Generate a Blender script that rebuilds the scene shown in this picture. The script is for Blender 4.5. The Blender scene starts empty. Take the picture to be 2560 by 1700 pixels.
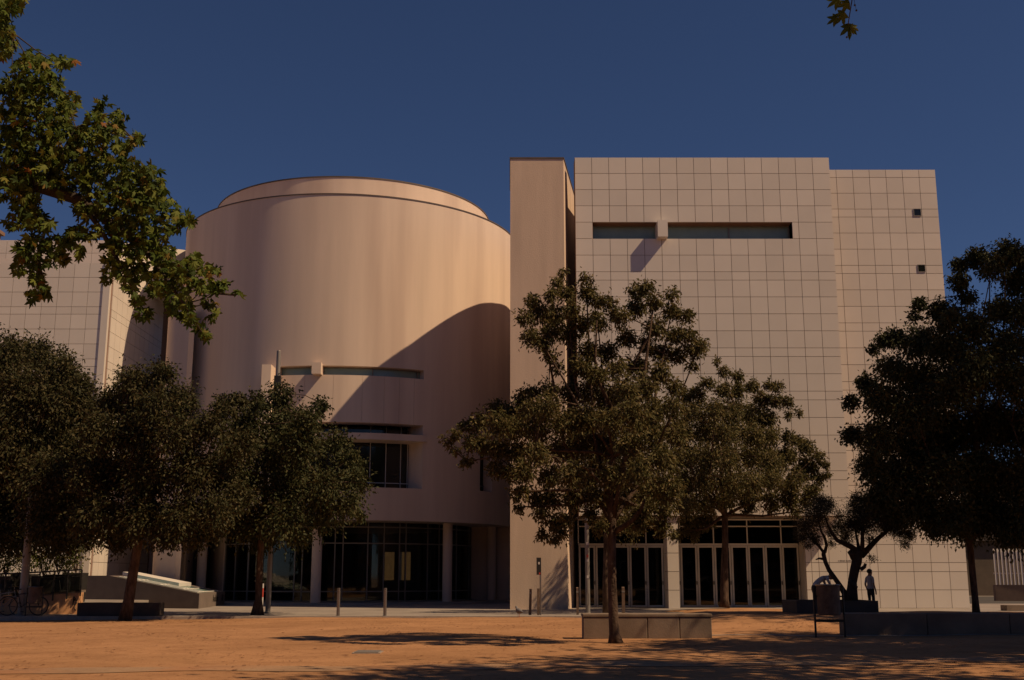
import bpy, bmesh, math, random
import numpy as np
from mathutils import Vector, Matrix, Euler

# ------------------------------------------------------------------ camera, sky, sun, exposure
SC = bpy.context.scene
F_PX, PITCH, EYE = 2833.0, math.radians(11.8), 1.35
cam_d = bpy.data.cameras.new('camera'); cam = bpy.data.objects.new('camera', cam_d)
SC.collection.objects.link(cam); SC.camera = cam
cam.location = (0, 0, EYE); cam.rotation_euler = (math.radians(90) + PITCH, 0, 0)
cam_d.sensor_width = 36.0; cam_d.lens = F_PX / 2560 * 36.0
cam_d.clip_start = 0.1; cam_d.clip_end = 6000

SUN_DIR = Vector((1.44, -0.55, 1.82)).normalized()
world = bpy.data.worlds.new('World'); SC.world = world; world.use_nodes = True
wn = world.node_tree.nodes; wl = world.node_tree.links
sky = wn.new('ShaderNodeTexSky'); sky.sky_type = 'NISHITA'; sky.sun_disc = False
sky.sun_elevation = math.asin(SUN_DIR.z)
sky.sun_rotation = math.atan2(SUN_DIR.x, SUN_DIR.y)
sky.altitude = 2500; sky.air_density = 1.0; sky.dust_density = 0.0; sky.ozone_density = 5.0
bg = wn['Background']; bg.inputs['Strength'].default_value = 0.05
wb = wn.new('ShaderNodeMix'); wb.data_type = 'RGBA'; wb.blend_type = 'MULTIPLY'; wb.inputs[0].default_value = 1.0   # camera white balance, even over the whole sky
wb.inputs[7].default_value = (0.88, 0.875, 1.0, 1)
wl.new(sky.outputs[0], wb.inputs[6]); wl.new(wb.outputs[2], bg.inputs['Color'])

sun_d = bpy.data.lights.new('sun', 'SUN'); sun = bpy.data.objects.new('sun', sun_d)
SC.collection.objects.link(sun)
sun_d.energy = 5.0; sun_d.angle = math.radians(0.53); sun_d.color = (1.0, 0.71, 0.43)
sun.rotation_euler = SUN_DIR.to_track_quat('Z', 'Y').to_euler()
sun.location = (30, -20, 60)

SC.view_settings.view_transform = 'Standard'; SC.view_settings.look = 'None'
SC.view_settings.exposure = -0.27; SC.view_settings.gamma = 1.0
SC.view_settings.use_curve_mapping = False
SC.cycles.use_denoising = True
SC.cycles.max_bounces = 6; SC.cycles.diffuse_bounces = 3; SC.cycles.transparent_max_bounces = 12
SC.cycles.caustics_reflective = False; SC.cycles.caustics_refractive = False

# ------------------------------------------------------------------ measuring helpers
CP, SP = math.cos(PITCH), math.sin(PITCH)
def ray(u, v):
    x = (u - 1280) / F_PX; y = -(v - 850) / F_PX
    return np.array([x, CP - y * SP, SP + y * CP])
def at(u, v, Y):
    q = ray(u, v); return Vector((0, 0, EYE)) + Vector(q * (Y / q[1]))
def ground(u, v, z=0.0):
    q = ray(u, v); return Vector((0, 0, EYE)) + Vector(q * ((z - EYE) / q[2]))
def mpp(Y, z=4.0):                       # metres for one photo pixel at that depth
    return (Y * CP + (z - EYE) * SP) / F_PX

# ------------------------------------------------------------------ materials
MATS = {}
def nd(nt, t, **kw):
    n = nt.nodes.new(t)
    for k, v in kw.items():
        if k in n.inputs.keys() if hasattr(n.inputs, 'keys') else False: n.inputs[k].default_value = v
        else: setattr(n, k, v)
    return n
def mat(name, col, rough=0.8, var=0.12, scale=1.5, stretch=(1, 1, 1), bump=0.0, bscale=25.0,
        metallic=0.0, spec=0.4, col2=None, rnd=0.0, c2lo=0.45, c2hi=0.65, detail=5):
    m = bpy.data.materials.new(name); m.use_nodes = True; nt = m.node_tree; L = nt.links
    p = nt.nodes['Principled BSDF']
    p.inputs['Roughness'].default_value = rough; p.inputs['Metallic'].default_value = metallic
    p.inputs['Specular IOR Level'].default_value = spec
    geo = nt.nodes.new('ShaderNodeNewGeometry'); mp = nt.nodes.new('ShaderNodeMapping')
    mp.inputs['Scale'].default_value = stretch
    L.new(geo.outputs['Position'], mp.inputs['Vector'])
    nz = nt.nodes.new('ShaderNodeTexNoise'); nz.inputs['Scale'].default_value = scale
    nz.inputs['Detail'].default_value = detail; nz.inputs['Roughness'].default_value = 0.6
    L.new(mp.outputs[0], nz.inputs['Vector'])
    rp = nt.nodes.new('ShaderNodeValToRGB')
    c = Vector(col); a = c * (1 - var); b = c * (1 + var)
    rp.color_ramp.elements[0].position = 0.3; rp.color_ramp.elements[1].position = 0.7
    rp.color_ramp.elements[0].color = (*a, 1); rp.color_ramp.elements[1].color = (*b, 1)
    L.new(nz.outputs['Fac'], rp.inputs['Fac'])
    out = rp.outputs['Color']
    if col2 is not None:
        n2 = nt.nodes.new('ShaderNodeTexNoise'); n2.inputs['Scale'].default_value = scale * 0.37
        n2.inputs['Detail'].default_value = 6; L.new(mp.outputs[0], n2.inputs['Vector'])
        r2 = nt.nodes.new('ShaderNodeMapRange'); r2.inputs[1].default_value = c2lo; r2.inputs[2].default_value = c2hi
        L.new(n2.outputs['Fac'], r2.inputs[0])
        mx = nt.nodes.new('ShaderNodeMix'); mx.data_type = 'RGBA'
        L.new(r2.outputs[0], mx.inputs[0]); L.new(out, mx.inputs[6]); mx.inputs[7].default_value = (*col2, 1)
        out = mx.outputs[2]
    if rnd:
        oi = nt.nodes.new('ShaderNodeObjectInfo'); hs = nt.nodes.new('ShaderNodeHueSaturation')
        mr = nt.nodes.new('ShaderNodeMapRange'); mr.inputs[3].default_value = 1 - rnd; mr.inputs[4].default_value = 1 + rnd
        L.new(oi.outputs['Random'], mr.inputs[0]); L.new(mr.outputs[0], hs.inputs['Value'])
        L.new(out, hs.inputs['Color']); out = hs.outputs['Color']
    L.new(out, p.inputs['Base Color'])
    if bump:
        nb = nt.nodes.new('ShaderNodeTexNoise'); nb.inputs['Scale'].default_value = bscale
        nb.inputs['Detail'].default_value = 6
        L.new(geo.outputs['Position'], nb.inputs['Vector'])
        bp = nt.nodes.new('ShaderNodeBump'); bp.inputs['Strength'].default_value = bump
        bp.inputs['Distance'].default_value = 0.03
        L.new(nb.outputs['Fac'], bp.inputs['Height']); L.new(bp.outputs[0], p.inputs['Normal'])
    MATS[name] = m
    return m
def leafmat(name, cols, trans=0.25, rough=0.65):
    m = bpy.data.materials.new(name); m.use_nodes = True; nt = m.node_tree; L = nt.links
    p = nt.nodes['Principled BSDF']; p.inputs['Roughness'].default_value = rough
    p.inputs['Specular IOR Level'].default_value = 0.18
    g = nt.nodes.new('ShaderNodeNewGeometry'); oi = nt.nodes.new('ShaderNodeObjectInfo')
    ad = nt.nodes.new('ShaderNodeMath'); ad.operation = 'ADD'
    fr = nt.nodes.new('ShaderNodeMath'); fr.operation = 'FRACT'
    L.new(g.outputs['Random Per Island'], ad.inputs[0]); L.new(oi.outputs['Random'], ad.inputs[1]); L.new(ad.outputs[0], fr.inputs[0])
    rp = nt.nodes.new('ShaderNodeValToRGB'); el = rp.color_ramp.elements
    while len(el) < len(cols): el.new(0.5)
    for i, (pos, c) in enumerate(cols):
        el[i].position = pos; el[i].color = (*c, 1)
    L.new(fr.outputs[0], rp.inputs['Fac'])
    L.new(rp.outputs['Color'], p.inputs['Base Color'])
    tr = nt.nodes.new('ShaderNodeBsdfTranslucent'); L.new(rp.outputs['Color'], tr.inputs['Color'])
    mx = nt.nodes.new('ShaderNodeMixShader'); mx.inputs[0].default_value = trans
    L.new(p.outputs[0], mx.inputs[1]); L.new(tr.outputs[0], mx.inputs[2])
    L.new(mx.outputs[0], nt.nodes['Material Output'].inputs['Surface'])
    MATS[name] = m
def glassmat(name, tint, rough=0.03, ior=1.5):
    m = bpy.data.materials.new(name); m.use_nodes = True; nt = m.node_tree; L = nt.links
    nt.nodes.remove(nt.nodes['Principled BSDF'])
    t = nt.nodes.new('ShaderNodeBsdfTransparent'); t.inputs[0].default_value = (*tint, 1)
    g = nt.nodes.new('ShaderNodeBsdfGlossy'); g.inputs['Roughness'].default_value = rough
    fr = nt.nodes.new('ShaderNodeFresnel'); fr.inputs[0].default_value = ior
    mx = nt.nodes.new('ShaderNodeMixShader')
    L.new(fr.outputs[0], mx.inputs[0]); L.new(t.outputs[0], mx.inputs[1]); L.new(g.outputs[0], mx.inputs[2])
    L.new(mx.outputs[0], nt.nodes['Material Output'].inputs['Surface'])
    MATS[name] = m

mat('panel', (0.70, 0.635, 0.565), rough=0.42, var=0.03, scale=0.6, rnd=0.05, spec=0.35, bump=0.02, bscale=3)
mat('joint', (0.27, 0.17, 0.13), rough=0.9)
mat('stucco', (0.71, 0.57, 0.465), rough=0.9, var=0.06, scale=1.3, stretch=(1, 1, 0.08), bump=0.12, bscale=40,
    col2=(0.56, 0.43, 0.355), c2lo=0.46, c2hi=0.72, spec=0.2)
mat('stucco_pier', (0.62, 0.48, 0.375), rough=0.9, var=0.08, scale=1.6, stretch=(1, 1, 0.12), bump=0.25, bscale=25,
    col2=(0.47, 0.36, 0.29), c2lo=0.5, c2hi=0.75, spec=0.2)
mat('coping', (0.11, 0.085, 0.07), rough=0.6, var=0.2)
mat('white_frame', (0.62, 0.58, 0.52), rough=0.45, var=0.05)
mat('grey_metal', (0.24, 0.22, 0.20), rough=0.5, var=0.15, metallic=0.3)
mat('dark_metal', (0.035, 0.033, 0.032), rough=0.5, var=0.2, metallic=0.3)
mat('steel', (0.30, 0.26, 0.22), rough=0.32, var=0.1, metallic=0.9)
mat('rust_post', (0.13, 0.085, 0.06), rough=0.8, var=0.3, scale=8)
mat('dirt', (0.43, 0.232, 0.118), rough=1.0, var=0.10, scale=0.9, bump=0.5, bscale=55, col2=(0.37, 0.20, 0.10), spec=0.1, detail=9)
mat('subsoil', (0.30, 0.21, 0.14), rough=1.0, var=0.15, scale=0.2)
mat('paving', (0.31, 0.27, 0.235), rough=0.75, var=0.10, scale=1.3, bump=0.1, bscale=30, col2=(0.24, 0.205, 0.18))
mat('kerbstone', (0.33, 0.28, 0.24), rough=0.9, var=0.15, scale=3, bump=0.2)
mat('band_concrete', (0.34, 0.215, 0.125), rough=1.0, var=0.10, scale=2, col2=(0.38, 0.19, 0.09), bump=0.3, bscale=50)
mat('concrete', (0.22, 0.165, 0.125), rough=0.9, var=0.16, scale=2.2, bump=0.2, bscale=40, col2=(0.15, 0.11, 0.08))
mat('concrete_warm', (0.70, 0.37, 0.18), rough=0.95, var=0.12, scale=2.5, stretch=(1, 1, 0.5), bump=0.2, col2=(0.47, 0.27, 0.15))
mat('stone_grey', (0.17, 0.135, 0.115), rough=0.85, var=0.12, scale=2.0, bump=0.15)
mat('stone_dark', (0.08, 0.06, 0.05), rough=0.85, var=0.2, scale=2.0, bump=0.2)
mat('brick_lit', (0.26, 0.18, 0.10), rough=0.95, var=0.25, scale=5, bump=0.3)
mat('interior', (0.05, 0.045, 0.04), rough=0.9)
mat('interior_pale', (0.20, 0.19, 0.17), rough=0.8)
mat('bark', (0.09, 0.06, 0.044), rough=0.95, var=0.6, scale=9, stretch=(1, 1, 0.35), bump=0.9, bscale=22, spec=0.1)
mat('bark_plane', (0.06, 0.045, 0.032), rough=0.9, var=0.4, scale=5, bump=0.4, bscale=15)
mat('bark_olive', (0.04, 0.03, 0.025), rough=0.95, var=0.35, scale=12, bump=0.8, bscale=25)
mat('graffiti', (0.03, 0.022, 0.02), rough=0.8)
mat('rubber', (0.02, 0.02, 0.02), rough=0.7)
mat('shirt_white', (0.46, 0.44, 0.44), rough=0.9, var=0.06, scale=6)
mat('trousers', (0.03, 0.028, 0.03), rough=0.9)
mat('skin', (0.34, 0.19, 0.13), rough=0.6, var=0.05)
mat('hair', (0.018, 0.013, 0.01), rough=0.6)
mat('red', (0.42, 0.05, 0.035), rough=0.6)
mat('white_paint', (0.72, 0.68, 0.62), rough=0.5, var=0.04)
mat('sticker', (0.55, 0.52, 0.5), rough=0.6)
mat('ochre_wall', (0.22, 0.13, 0.085), rough=0.9, var=0.1)
mat('brown_wall', (0.10, 0.075, 0.055), rough=0.9, var=0.15)
mat('asphalt', (0.07, 0.065, 0.06), rough=0.9, var=0.15)
mat('feather', (0.16, 0.15, 0.15), rough=0.8, var=0.25, scale=20)
mat('dry_leaf', (0.20, 0.09, 0.045), rough=0.9, var=0.35, scale=30)
mat('berry', (0.06, 0.045, 0.03), rough=0.9)
def speckle(name, scale, lo, hi, dark):          # grit: small darker grains over a ground material
    m = MATS[name]; nt = m.node_tree; L = nt.links; p = nt.nodes['Principled BSDF']
    src = p.inputs['Base Color'].links[0].from_socket
    geo = nt.nodes.new('ShaderNodeNewGeometry')
    for sc, a, b, amt in ((scale, lo, hi, dark), (scale*4.3, lo, hi, dark*.6), (0.23, .42, .62, .16), (scale*.13, .5, .62, .18)):
        n = nt.nodes.new('ShaderNodeTexNoise'); n.inputs['Scale'].default_value = sc; n.inputs['Detail'].default_value = 4
        L.new(geo.outputs['Position'], n.inputs['Vector'])
        r = nt.nodes.new('ShaderNodeMapRange'); r.inputs[1].default_value = a; r.inputs[2].default_value = b; r.inputs[4].default_value = amt
        L.new(n.outputs['Fac'], r.inputs[0])
        mx = nt.nodes.new('ShaderNodeMix'); mx.data_type = 'RGBA'; L.new(r.outputs[0], mx.inputs[0]); L.new(src, mx.inputs[6])
        mx.inputs[7].default_value = (.13, .055, .025, 1); src = mx.outputs[2]
    L.new(src, p.inputs['Base Color'])
speckle('dirt', 9.0, .60, .70, .75); speckle('band_concrete', 9.0, .60, .70, .6)
def dark_glass(name, col, rough=0.06):
    mat(name, col, rough=rough, var=0.1, spec=0.5)
dark_glass('sky_tint_glass', (0.24, 0.34, 0.30), 0.2)  # teal of the reflected sky put into the base colour
dark_glass('black_glass', (0.012, 0.014, 0.013), 0.08)
glassmat('clear_glass', (0.55, 0.58, 0.55))
glassmat('door_glass', (0.30, 0.34, 0.33), ior=1.55)
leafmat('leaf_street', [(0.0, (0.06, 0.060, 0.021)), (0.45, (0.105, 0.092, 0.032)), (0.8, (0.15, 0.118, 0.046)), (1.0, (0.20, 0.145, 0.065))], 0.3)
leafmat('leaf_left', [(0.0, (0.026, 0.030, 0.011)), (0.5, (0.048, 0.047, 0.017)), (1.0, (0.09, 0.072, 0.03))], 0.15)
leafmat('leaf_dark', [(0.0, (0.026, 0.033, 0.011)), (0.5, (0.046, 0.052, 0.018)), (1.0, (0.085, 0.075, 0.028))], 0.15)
leafmat('leaf_plane', [(0.0, (0.035, 0.058, 0.010)), (0.5, (0.08, 0.115, 0.018)), (0.93, (0.16, 0.175, 0.03)), (0.985, (0.20, 0.14, 0.03)), (1.0, (0.25, 0.09, 0.03))], 0.3)
leafmat('leaf_olive', [(0.0, (0.035, 0.038, 0.02)), (0.6, (0.06, 0.06, 0.035)), (1.0, (0.10, 0.095, 0.06))], 0.15)
leafmat('leaf_bush', [(0.0, (0.045, 0.07, 0.012)), (0.6, (0.09, 0.11, 0.02)), (0.9, (0.17, 0.15, 0.02)), (1.0, (0.30, 0.20, 0.02))], 0.3)

# ------------------------------------------------------------------ object helpers
COL = SC.collection
ORG = {}
def tag(o, label=None, cat=None, group=None, kind=None):
    if label: o['label'] = label
    if cat: o['category'] = cat
    if group: o['group'] = group
    if kind: o['kind'] = kind
    return o
def thing(name, loc, label, cat, group=None, rz=0.0):
    o = bpy.data.objects.new(name, None); COL.objects.link(o)
    o.location = loc; o.rotation_euler = (0, 0, rz); o.empty_display_size = 0.3
    ORG[o.name] = Vector(loc)
    return tag(o, label, cat, group)
class MB:
    def __init__(s): s.v = []; s.f = []
    def add(s, vs, fs):
        n = len(s.v); s.v += [tuple(p) for p in vs]; s.f += [tuple(i + n for i in f) for f in fs]; return s
    def box(s, x0, x1, y0, y1, z0, z1):
        return s.add([(x0,y0,z0),(x1,y0,z0),(x1,y1,z0),(x0,y1,z0),(x0,y0,z1),(x1,y0,z1),(x1,y1,z1),(x0,y1,z1)],
                     [(3,2,1,0),(4,5,6,7),(0,1,5,4),(1,2,6,5),(2,3,7,6),(3,0,4,7)])
    def prism(s, poly, z0, z1):            # counter-clockwise plan outline
        n = len(poly); zz = z1 if hasattr(z1, '__len__') else [z1] * n
        vs = [(x, y, z0) for x, y in poly] + [(p[0], p[1], z) for p, z in zip(poly, zz)]
        fs = [tuple(range(n - 1, -1, -1)), tuple(range(n, 2 * n))]
        fs += [(i, (i + 1) % n, (i + 1) % n + n, i + n) for i in range(n)]
        return s.add(vs, fs)
    def tube(s, pts, rad, n=8, caps=True):
        pts = [Vector(p) for p in pts]
        if not hasattr(rad, '__len__'): rad = [rad] * len(pts)
        rings = []; ref = Vector((0.3, 0.9, 0.1))
        for i, p in enumerate(pts):
            t = (pts[min(i + 1, len(pts) - 1)] - pts[max(i - 1, 0)]).normalized()
            a = t.cross(ref)
            if a.length < 1e-3: a = t.cross(Vector((1, 0, 0)))
            a.normalize(); b = t.cross(a)
            rings.append([p + (a * math.cos(2*math.pi*k/n) + b * math.sin(2*math.pi*k/n)) * rad[i] for k in range(n)])
        vs = [q for r in rings for q in r]; fs = []
        for i in range(len(pts) - 1):
            for k in range(n):
                fs.append((i*n + k, i*n + (k+1) % n, (i+1)*n + (k+1) % n, (i+1)*n + k))
        if caps:
            fs.append(tuple(range(n - 1, -1, -1))); fs.append(tuple((len(pts)-1)*n + k for k in range(n)))
        return s.add(vs, fs)
    def lathe(s, prof, cx=0, cy=0, n=20):
        vs = []; fs = []
        for r, z in prof:
            for k in range(n):
                a = 2*math.pi*k/n; vs.append((cx + r*math.cos(a), cy + r*math.sin(a), z))
        for i in range(len(prof) - 1):
            for k in range(n): fs.append((i*n+k, i*n+(k+1)%n, (i+1)*n+(k+1)%n, (i+1)*n+k))
        fs.append(tuple(range(n-1, -1, -1))); fs.append(tuple((len(prof)-1)*n+k for k in range(n)))
        return s.add(vs, fs)
    def torus(s, c, R, r, axis='y', n=28, m=8):
        vs = []; fs = []
        for i in range(n):
            a = 2*math.pi*i/n
            for j in range(m):
                b = 2*math.pi*j/m; q = R + r*math.cos(b); w = r*math.sin(b)
                p = (q*math.cos(a), w, q*math.sin(a)) if axis == 'y' else (q*math.cos(a), q*math.sin(a), w)
                vs.append((c[0]+p[0], c[1]+p[1], c[2]+p[2]))
        for i in range(n):
            for j in range(m):
                fs.append((i*m+j, ((i+1)%n)*m+j, ((i+1)%n)*m+(j+1)%m, i*m+(j+1)%m))
        return s.add(vs, fs)
    def arc(s, cx, cy, t0, t1, r0, r1, z0, z1, step=1.0):     # curved wall, degrees; 0 faces the camera side
        n = max(1, int(math.ceil(abs(t1 - t0) / step))); vs = []; fs = []
        for i in range(n + 1):
            t = math.radians(t0 + (t1 - t0) * i / n); sx, cy_ = math.sin(t), -math.cos(t)
            for r, z in ((r0, z0), (r1, z0), (r1, z1), (r0, z1)):
                vs.append((cx + r*sx, cy + r*cy_, z))
        for i in range(n):
            a = 4*i; b = a + 4
            for k in range(4): fs.append((a+k, a+(k+1)%4, b+(k+1)%4, b+k))
        fs.append((3, 2, 1, 0)); fs.append((4*n, 4*n+1, 4*n+2, 4*n+3))
        return s.add(vs, fs)
    def build(s, name, m, parent=None, label=None, cat=None, group=None, kind=None, smooth=False, local=False, org=None):
        me = bpy.data.meshes.new(name)
        o0 = Vector((0, 0, 0))
        if not local:
            if parent is not None:
                r = parent
                while r.parent is not None: r = r.parent
                o0 = ORG.get(r.name, Vector((0, 0, 0)))
            elif org is not None: o0 = Vector(org)
        me.from_pydata([(x - o0.x, y - o0.y, z - o0.z) for x, y, z in s.v], [], s.f)
        bm = bmesh.new(); bm.from_mesh(me); bmesh.ops.recalc_face_normals(bm, faces=bm.faces); bm.to_mesh(me); bm.free()
        if smooth:
            me.polygons.foreach_set('use_smooth', [True] * len(me.polygons))
        me.materials.append(MATS[m])
        o = bpy.data.objects.new(name, me); COL.objects.link(o)
        if parent is not None: o.parent = parent
        elif org is not None: o.location = org; ORG[o.name] = Vector(org)
        return tag(o, label, cat, group, kind)
def copy_tree(o, parent=None):
    c = o.copy(); COL.objects.link(c); c.parent = parent
    for ch in [x for x in o.children]: copy_tree(ch, c)
    return c
SHARED = {}
def piece(name, size, loc, m, parent, rz=0.0, bev=0.0):
    """one box-shaped piece (panel, slab, slat) that shares its mesh with pieces of the same size; loc = centre, world"""
    key = (name, tuple(round(x, 3) for x in size), m, bev)
    if key not in SHARED:
        bm = bmesh.new(); bmesh.ops.create_cube(bm, size=1.0)
        bmesh.ops.scale(bm, vec=size, verts=bm.verts)
        if bev: bmesh.ops.bevel(bm, geom=bm.edges[:], offset=bev, segments=1, affect='EDGES')
        me = bpy.data.meshes.new(name); bm.to_mesh(me); bm.free(); me.materials.append(MATS[m]); SHARED[key] = me
    o = bpy.data.objects.new(name, SHARED[key]); COL.objects.link(o); o.parent = parent
    r = parent
    while r.parent is not None: r = r.parent
    o.location = Vector(loc) - ORG.get(r.name, Vector((0, 0, 0))); o.rotation_euler = (0, 0, rz)
    return o

# ------------------------------------------------------------------ the ground
def smooth01(x): x = np.clip(x, 0, 1); return x*x*(3-2*x)
def kerb_y(x): return 40.4 + 0.02*(x + 4) + (1.6 if x > 3.2 else 0.0) + (0.07*(x - 3.2) if x > 3.2 else 0)
def dirt_z(x, y):
    z = -0.03 - 0.09*smooth01((-5 - x)/12.0)*smooth01((y - 22)/16.0)
    z += 0.16*math.exp(-(((x - 9.0)/1.8)**2 + ((y - 46.0)/1.5)**2))
    z += 0.23*smooth01((x - 4.9)/1.6)*smooth01((y - 29.5)/6.0)*smooth01((42.3 - y)/3.0)
    z += 0.012*math.sin(x*0.9 + y*0.35) + 0.008*math.sin(x*2.3 - y*1.1)
    return z
g = MB(); S = 3000
g.add([(-S,-S,-0.45),(S,-S,-0.45),(S,S,-0.45),(-S,S,-0.45)], [(0,1,2,3)])
g.build('ground', 'subsoil', kind='structure')
m = MB(); nx, ny = 150, 110; vs = []; fs = []
for j in range(ny + 1):
    for i in range(nx + 1):
        x = -45 + 90*i/nx; ye = kerb_y(x) + 0.02
        y = -12 + (ye + 12)*(j/ny)**0.8
        vs.append((x, y, dirt_z(x, y)))
for j in range(ny):
    for i in range(nx):
        a = j*(nx+1)+i; fs.append((a, a+1, a+nx+2, a+nx+1))
m.add(vs, fs).build('dirt_ground', 'dirt', kind='structure', smooth=True)
# pavement slab behind the kerb, up to the buildings and the street at the right
xs = [-45 + 1.5*i for i in range(61)]
m = MB(); m.prism([(x, kerb_y(x) + 0.28) for x in xs] + [(60, 130), (-60, 130)], -0.4, 0.0)
m.build('pavement', 'paving', kind='structure')
m = MB()
for x0, x1 in zip(xs[:-1], xs[1:]):
    m.prism([(x0 + .006, kerb_y(x0)), (x1 - .006, kerb_y(x1)), (x1 - .006, kerb_y(x1) + 0.27), (x0 + .006, kerb_y(x0) + 0.27)], -0.4, 0.012)
m.build('kerb', 'kerbstone', kind='structure')
m = MB()                                    # the dirt round the far tree, spread over the paving
vs = []; fs = []; N = 28
vs.append((8.9, 45.2, 0.17))
for r_, zz in ((0.5, 0.13), (1.0, 0.07), (1.0, 0.012)):
    for k in range(N):
        a = 2*math.pi*k/N; q = 1 + 0.14*math.sin(3*a + 1) + 0.08*math.sin(7*a)
        R_ = (2.9 if zz < 0.05 else 2.6)*r_*q
        vs.append((8.9 + R_*math.cos(a), 45.2 + 0.62*R_*math.sin(a), zz if zz < .05 else zz))
fs += [(0, 1+k, 1+(k+1) % N) for k in range(N)]
for q in range(2):
    for k in range(N): fs.append((1+q*N+k, 1+q*N+(k+1) % N, 1+(q+1)*N+(k+1) % N, 1+(q+1)*N+k))
m.add(vs, fs).build('dirt_mound', 'dirt', kind='structure', smooth=True)
def band(name, pts, w, mt):
    m = MB(); vs = []; fs = []
    for x, y in pts: vs += [(x, y - w/2, dirt_z(x, y - w/2) + 0.008), (x, y + w/2, dirt_z(x, y + w/2) + 0.008)]
    for i in range(len(pts) - 1): fs.append((2*i, 2*i+2, 2*i+3, 2*i+1))
    m.add(vs, fs).build(name, mt, kind='structure')
band('paving_band', [(-20 + .5*i, 16.2 + 0.085*(i*.5) + 0.0015*(i*.5)**2) for i in range(70)], 1.0, 'band_concrete')
band('paving_band', [(4.6 + .5*i, 28.0 + .01*i) for i in range(50)], 0.3, 'kerbstone')

# ------------------------------------------------------------------ the tall white panelled block
T = 0.785                                    # panel module
def rows_down(top, pattern, end):
    zs = [top]
    for k in pattern:
        z = zs[-1] - (T if k == 'F' else T/2)
        if z < end - 0.05: break
        zs.append(z)
    return zs
GAP, PT = 0.021, 0.04
XL, XR, YS = 2.91, 14.72, 49.8
ztop = 20.42
rows = rows_down(ztop, 'FFFFFFFhFFFFhFFhFFFFhFF', 3.8)
zsoff = rows[-1]
wx0, wx1 = at(1482, 576, YS).x, at(1981, 576, YS).x
wz0, wz1 = rows[5], rows[4]
blk = thing('panelled_block', (8.8, 50.4, 0), 'tall white panelled museum block with a long strip window above glass entrance doors', 'building')
m = MB(); Y0 = YS + PT; Y1 = YS + 0.85      # front slab with the strip-window hole
m.box(XL, XR, Y0, Y1, wz1, ztop); m.box(XL, XR, Y0, Y1, zsoff, wz0)
m.box(XL, wx0, Y0, Y1, wz0, wz1); m.box(wx1, XR, Y0, Y1, wz0, wz1)
m.build('front_slab', 'joint', blk)
m = MB(); m.box(4.1, 14.6, Y1 + .002, 66, zsoff + .05, ztop - 0.12); m.box(3.2, 14.6, 60, 66.5, zsoff + .05, ztop - 0.13)
m.build('wall', 'panel', blk)
cols = [XL + (XR - XL)*i/15 for i in range(16)]
cells = []
for i in range(15):
    for j in range(len(rows) - 1):
        x0, x1, z1, z0 = cols[i], cols[i+1], rows[j], rows[j+1]
        if j == 4:
            if x0 >= wx0 - .05 and x1 <= wx1 + .05: continue
            if x0 < wx0 < x1 - .1: x1 = wx0
            if x0 + .1 < wx1 < x1: x0 = wx1
        cells.append((j, x0, x1, z0, z1))
cells.sort(key=lambda c: c[0])
rest = MB()
for k, (j, x0, x1, z0, z1) in enumerate(cells):
    if k < 296: piece('panel', (x1-x0-GAP, PT, z1-z0-GAP), ((x0+x1)/2, YS + PT/2 - .001, (z0+z1)/2), 'panel', blk)
    else: rest.box(x0+GAP/2, x1-GAP/2, YS, YS+PT-.001, z0+GAP/2, z1-GAP/2)
rest.build('lower_panels', 'panel', blk, kind='stuff')
# strip window
yg = YS + 0.55
win = MB().box(wx0, wx1, yg + .06, yg + .10, wz0, wz1).build('strip_window', 'sky_tint_glass', blk)
m = MB(); m.box(wx0, wx1, yg, yg + .05, wz0, wz0 + .05); m.box(wx0, wx1, yg, yg + .05, wz1 - .06, wz1)
m.box(wx0, wx0 + .06, yg, yg + .05, wz0 + .05, wz1 - .06); m.box(wx1 - .06, wx1, yg, yg + .05, wz0 + .05, wz1 - .06)
xm = at(1822, 576, yg).x; m.box(xm - .03, xm + .03, yg, yg + .05, wz0 + .05, wz1 - .06)
m.build('frame', 'grey_metal', win)
m = MB(); m.box(wx0 + .003, wx1 - .003, YS + .003, yg + .1, wz1 + .0005, wz1 + .012); m.box(wx0 - .012, wx0, YS + .06, yg + .1, wz0, wz1)
m.box(wx1, wx1 + .012, YS + .06, yg + .1, wz0, wz1); m.build('reveal', 'panel', win)
kx0, kx1 = at(1644.6, 570, YS - .47).x, at(1669.5, 570, YS - .47).x
kz1, kz0 = at(1650, 549.4, YS - .47).z, at(1650, 591, YS - .47).z
MB().box(kx0, kx1, YS - .47, yg + .2, kz0, kz1).build('projecting_box', 'panel', blk)
# entrance under the slab: soffit, side jamb, column, doors
yd = 52.0
ent = MB().box(XL, 12.95, yd + .15, 60, zsoff - .02, zsoff + .06).build('soffit', 'panel', blk)
MB().box(12.95, XR - .03, 51.06, 60, 0, zsoff - .03).build('return_wall', 'panel', blk)
cx0, cx1 = at(1669, 1400, 49.9).x, at(1697, 1400, 49.9).x
cl = MB().box(cx0 + .04, cx1 - .04, 49.94, 51.1, 0, zsoff).build('column', 'joint', blk)
zz = [0, .785, 1.57, 2.355, 3.14, zsoff]
for a, b in zip(zz[:-1], zz[1:]):
    piece('panel', (cx1 - cx0, .04, b - a - GAP), ((cx0+cx1)/2, 49.92, (a+b)/2), 'panel', cl)
    piece('panel', (.04, 1.16, b - a - GAP), (cx0 + .018, 50.52, (a+b)/2), 'panel', cl)
MB().box(XL - .2, 12.95, 58.5, 58.6, 0, zsoff).build('lobby_wall', 'interior', blk)
MB().box(XL - .2, 12.95, yd - .1, 60, 0.004, 0.03).build('lobby_floor', 'interior_pale', blk)
gx0, gx1 = 3.0, 12.93
ztr = at(1600, 1362, yd).z; zgt = zsoff - .02; ztb = at(1600, 1316, yd).z
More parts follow.
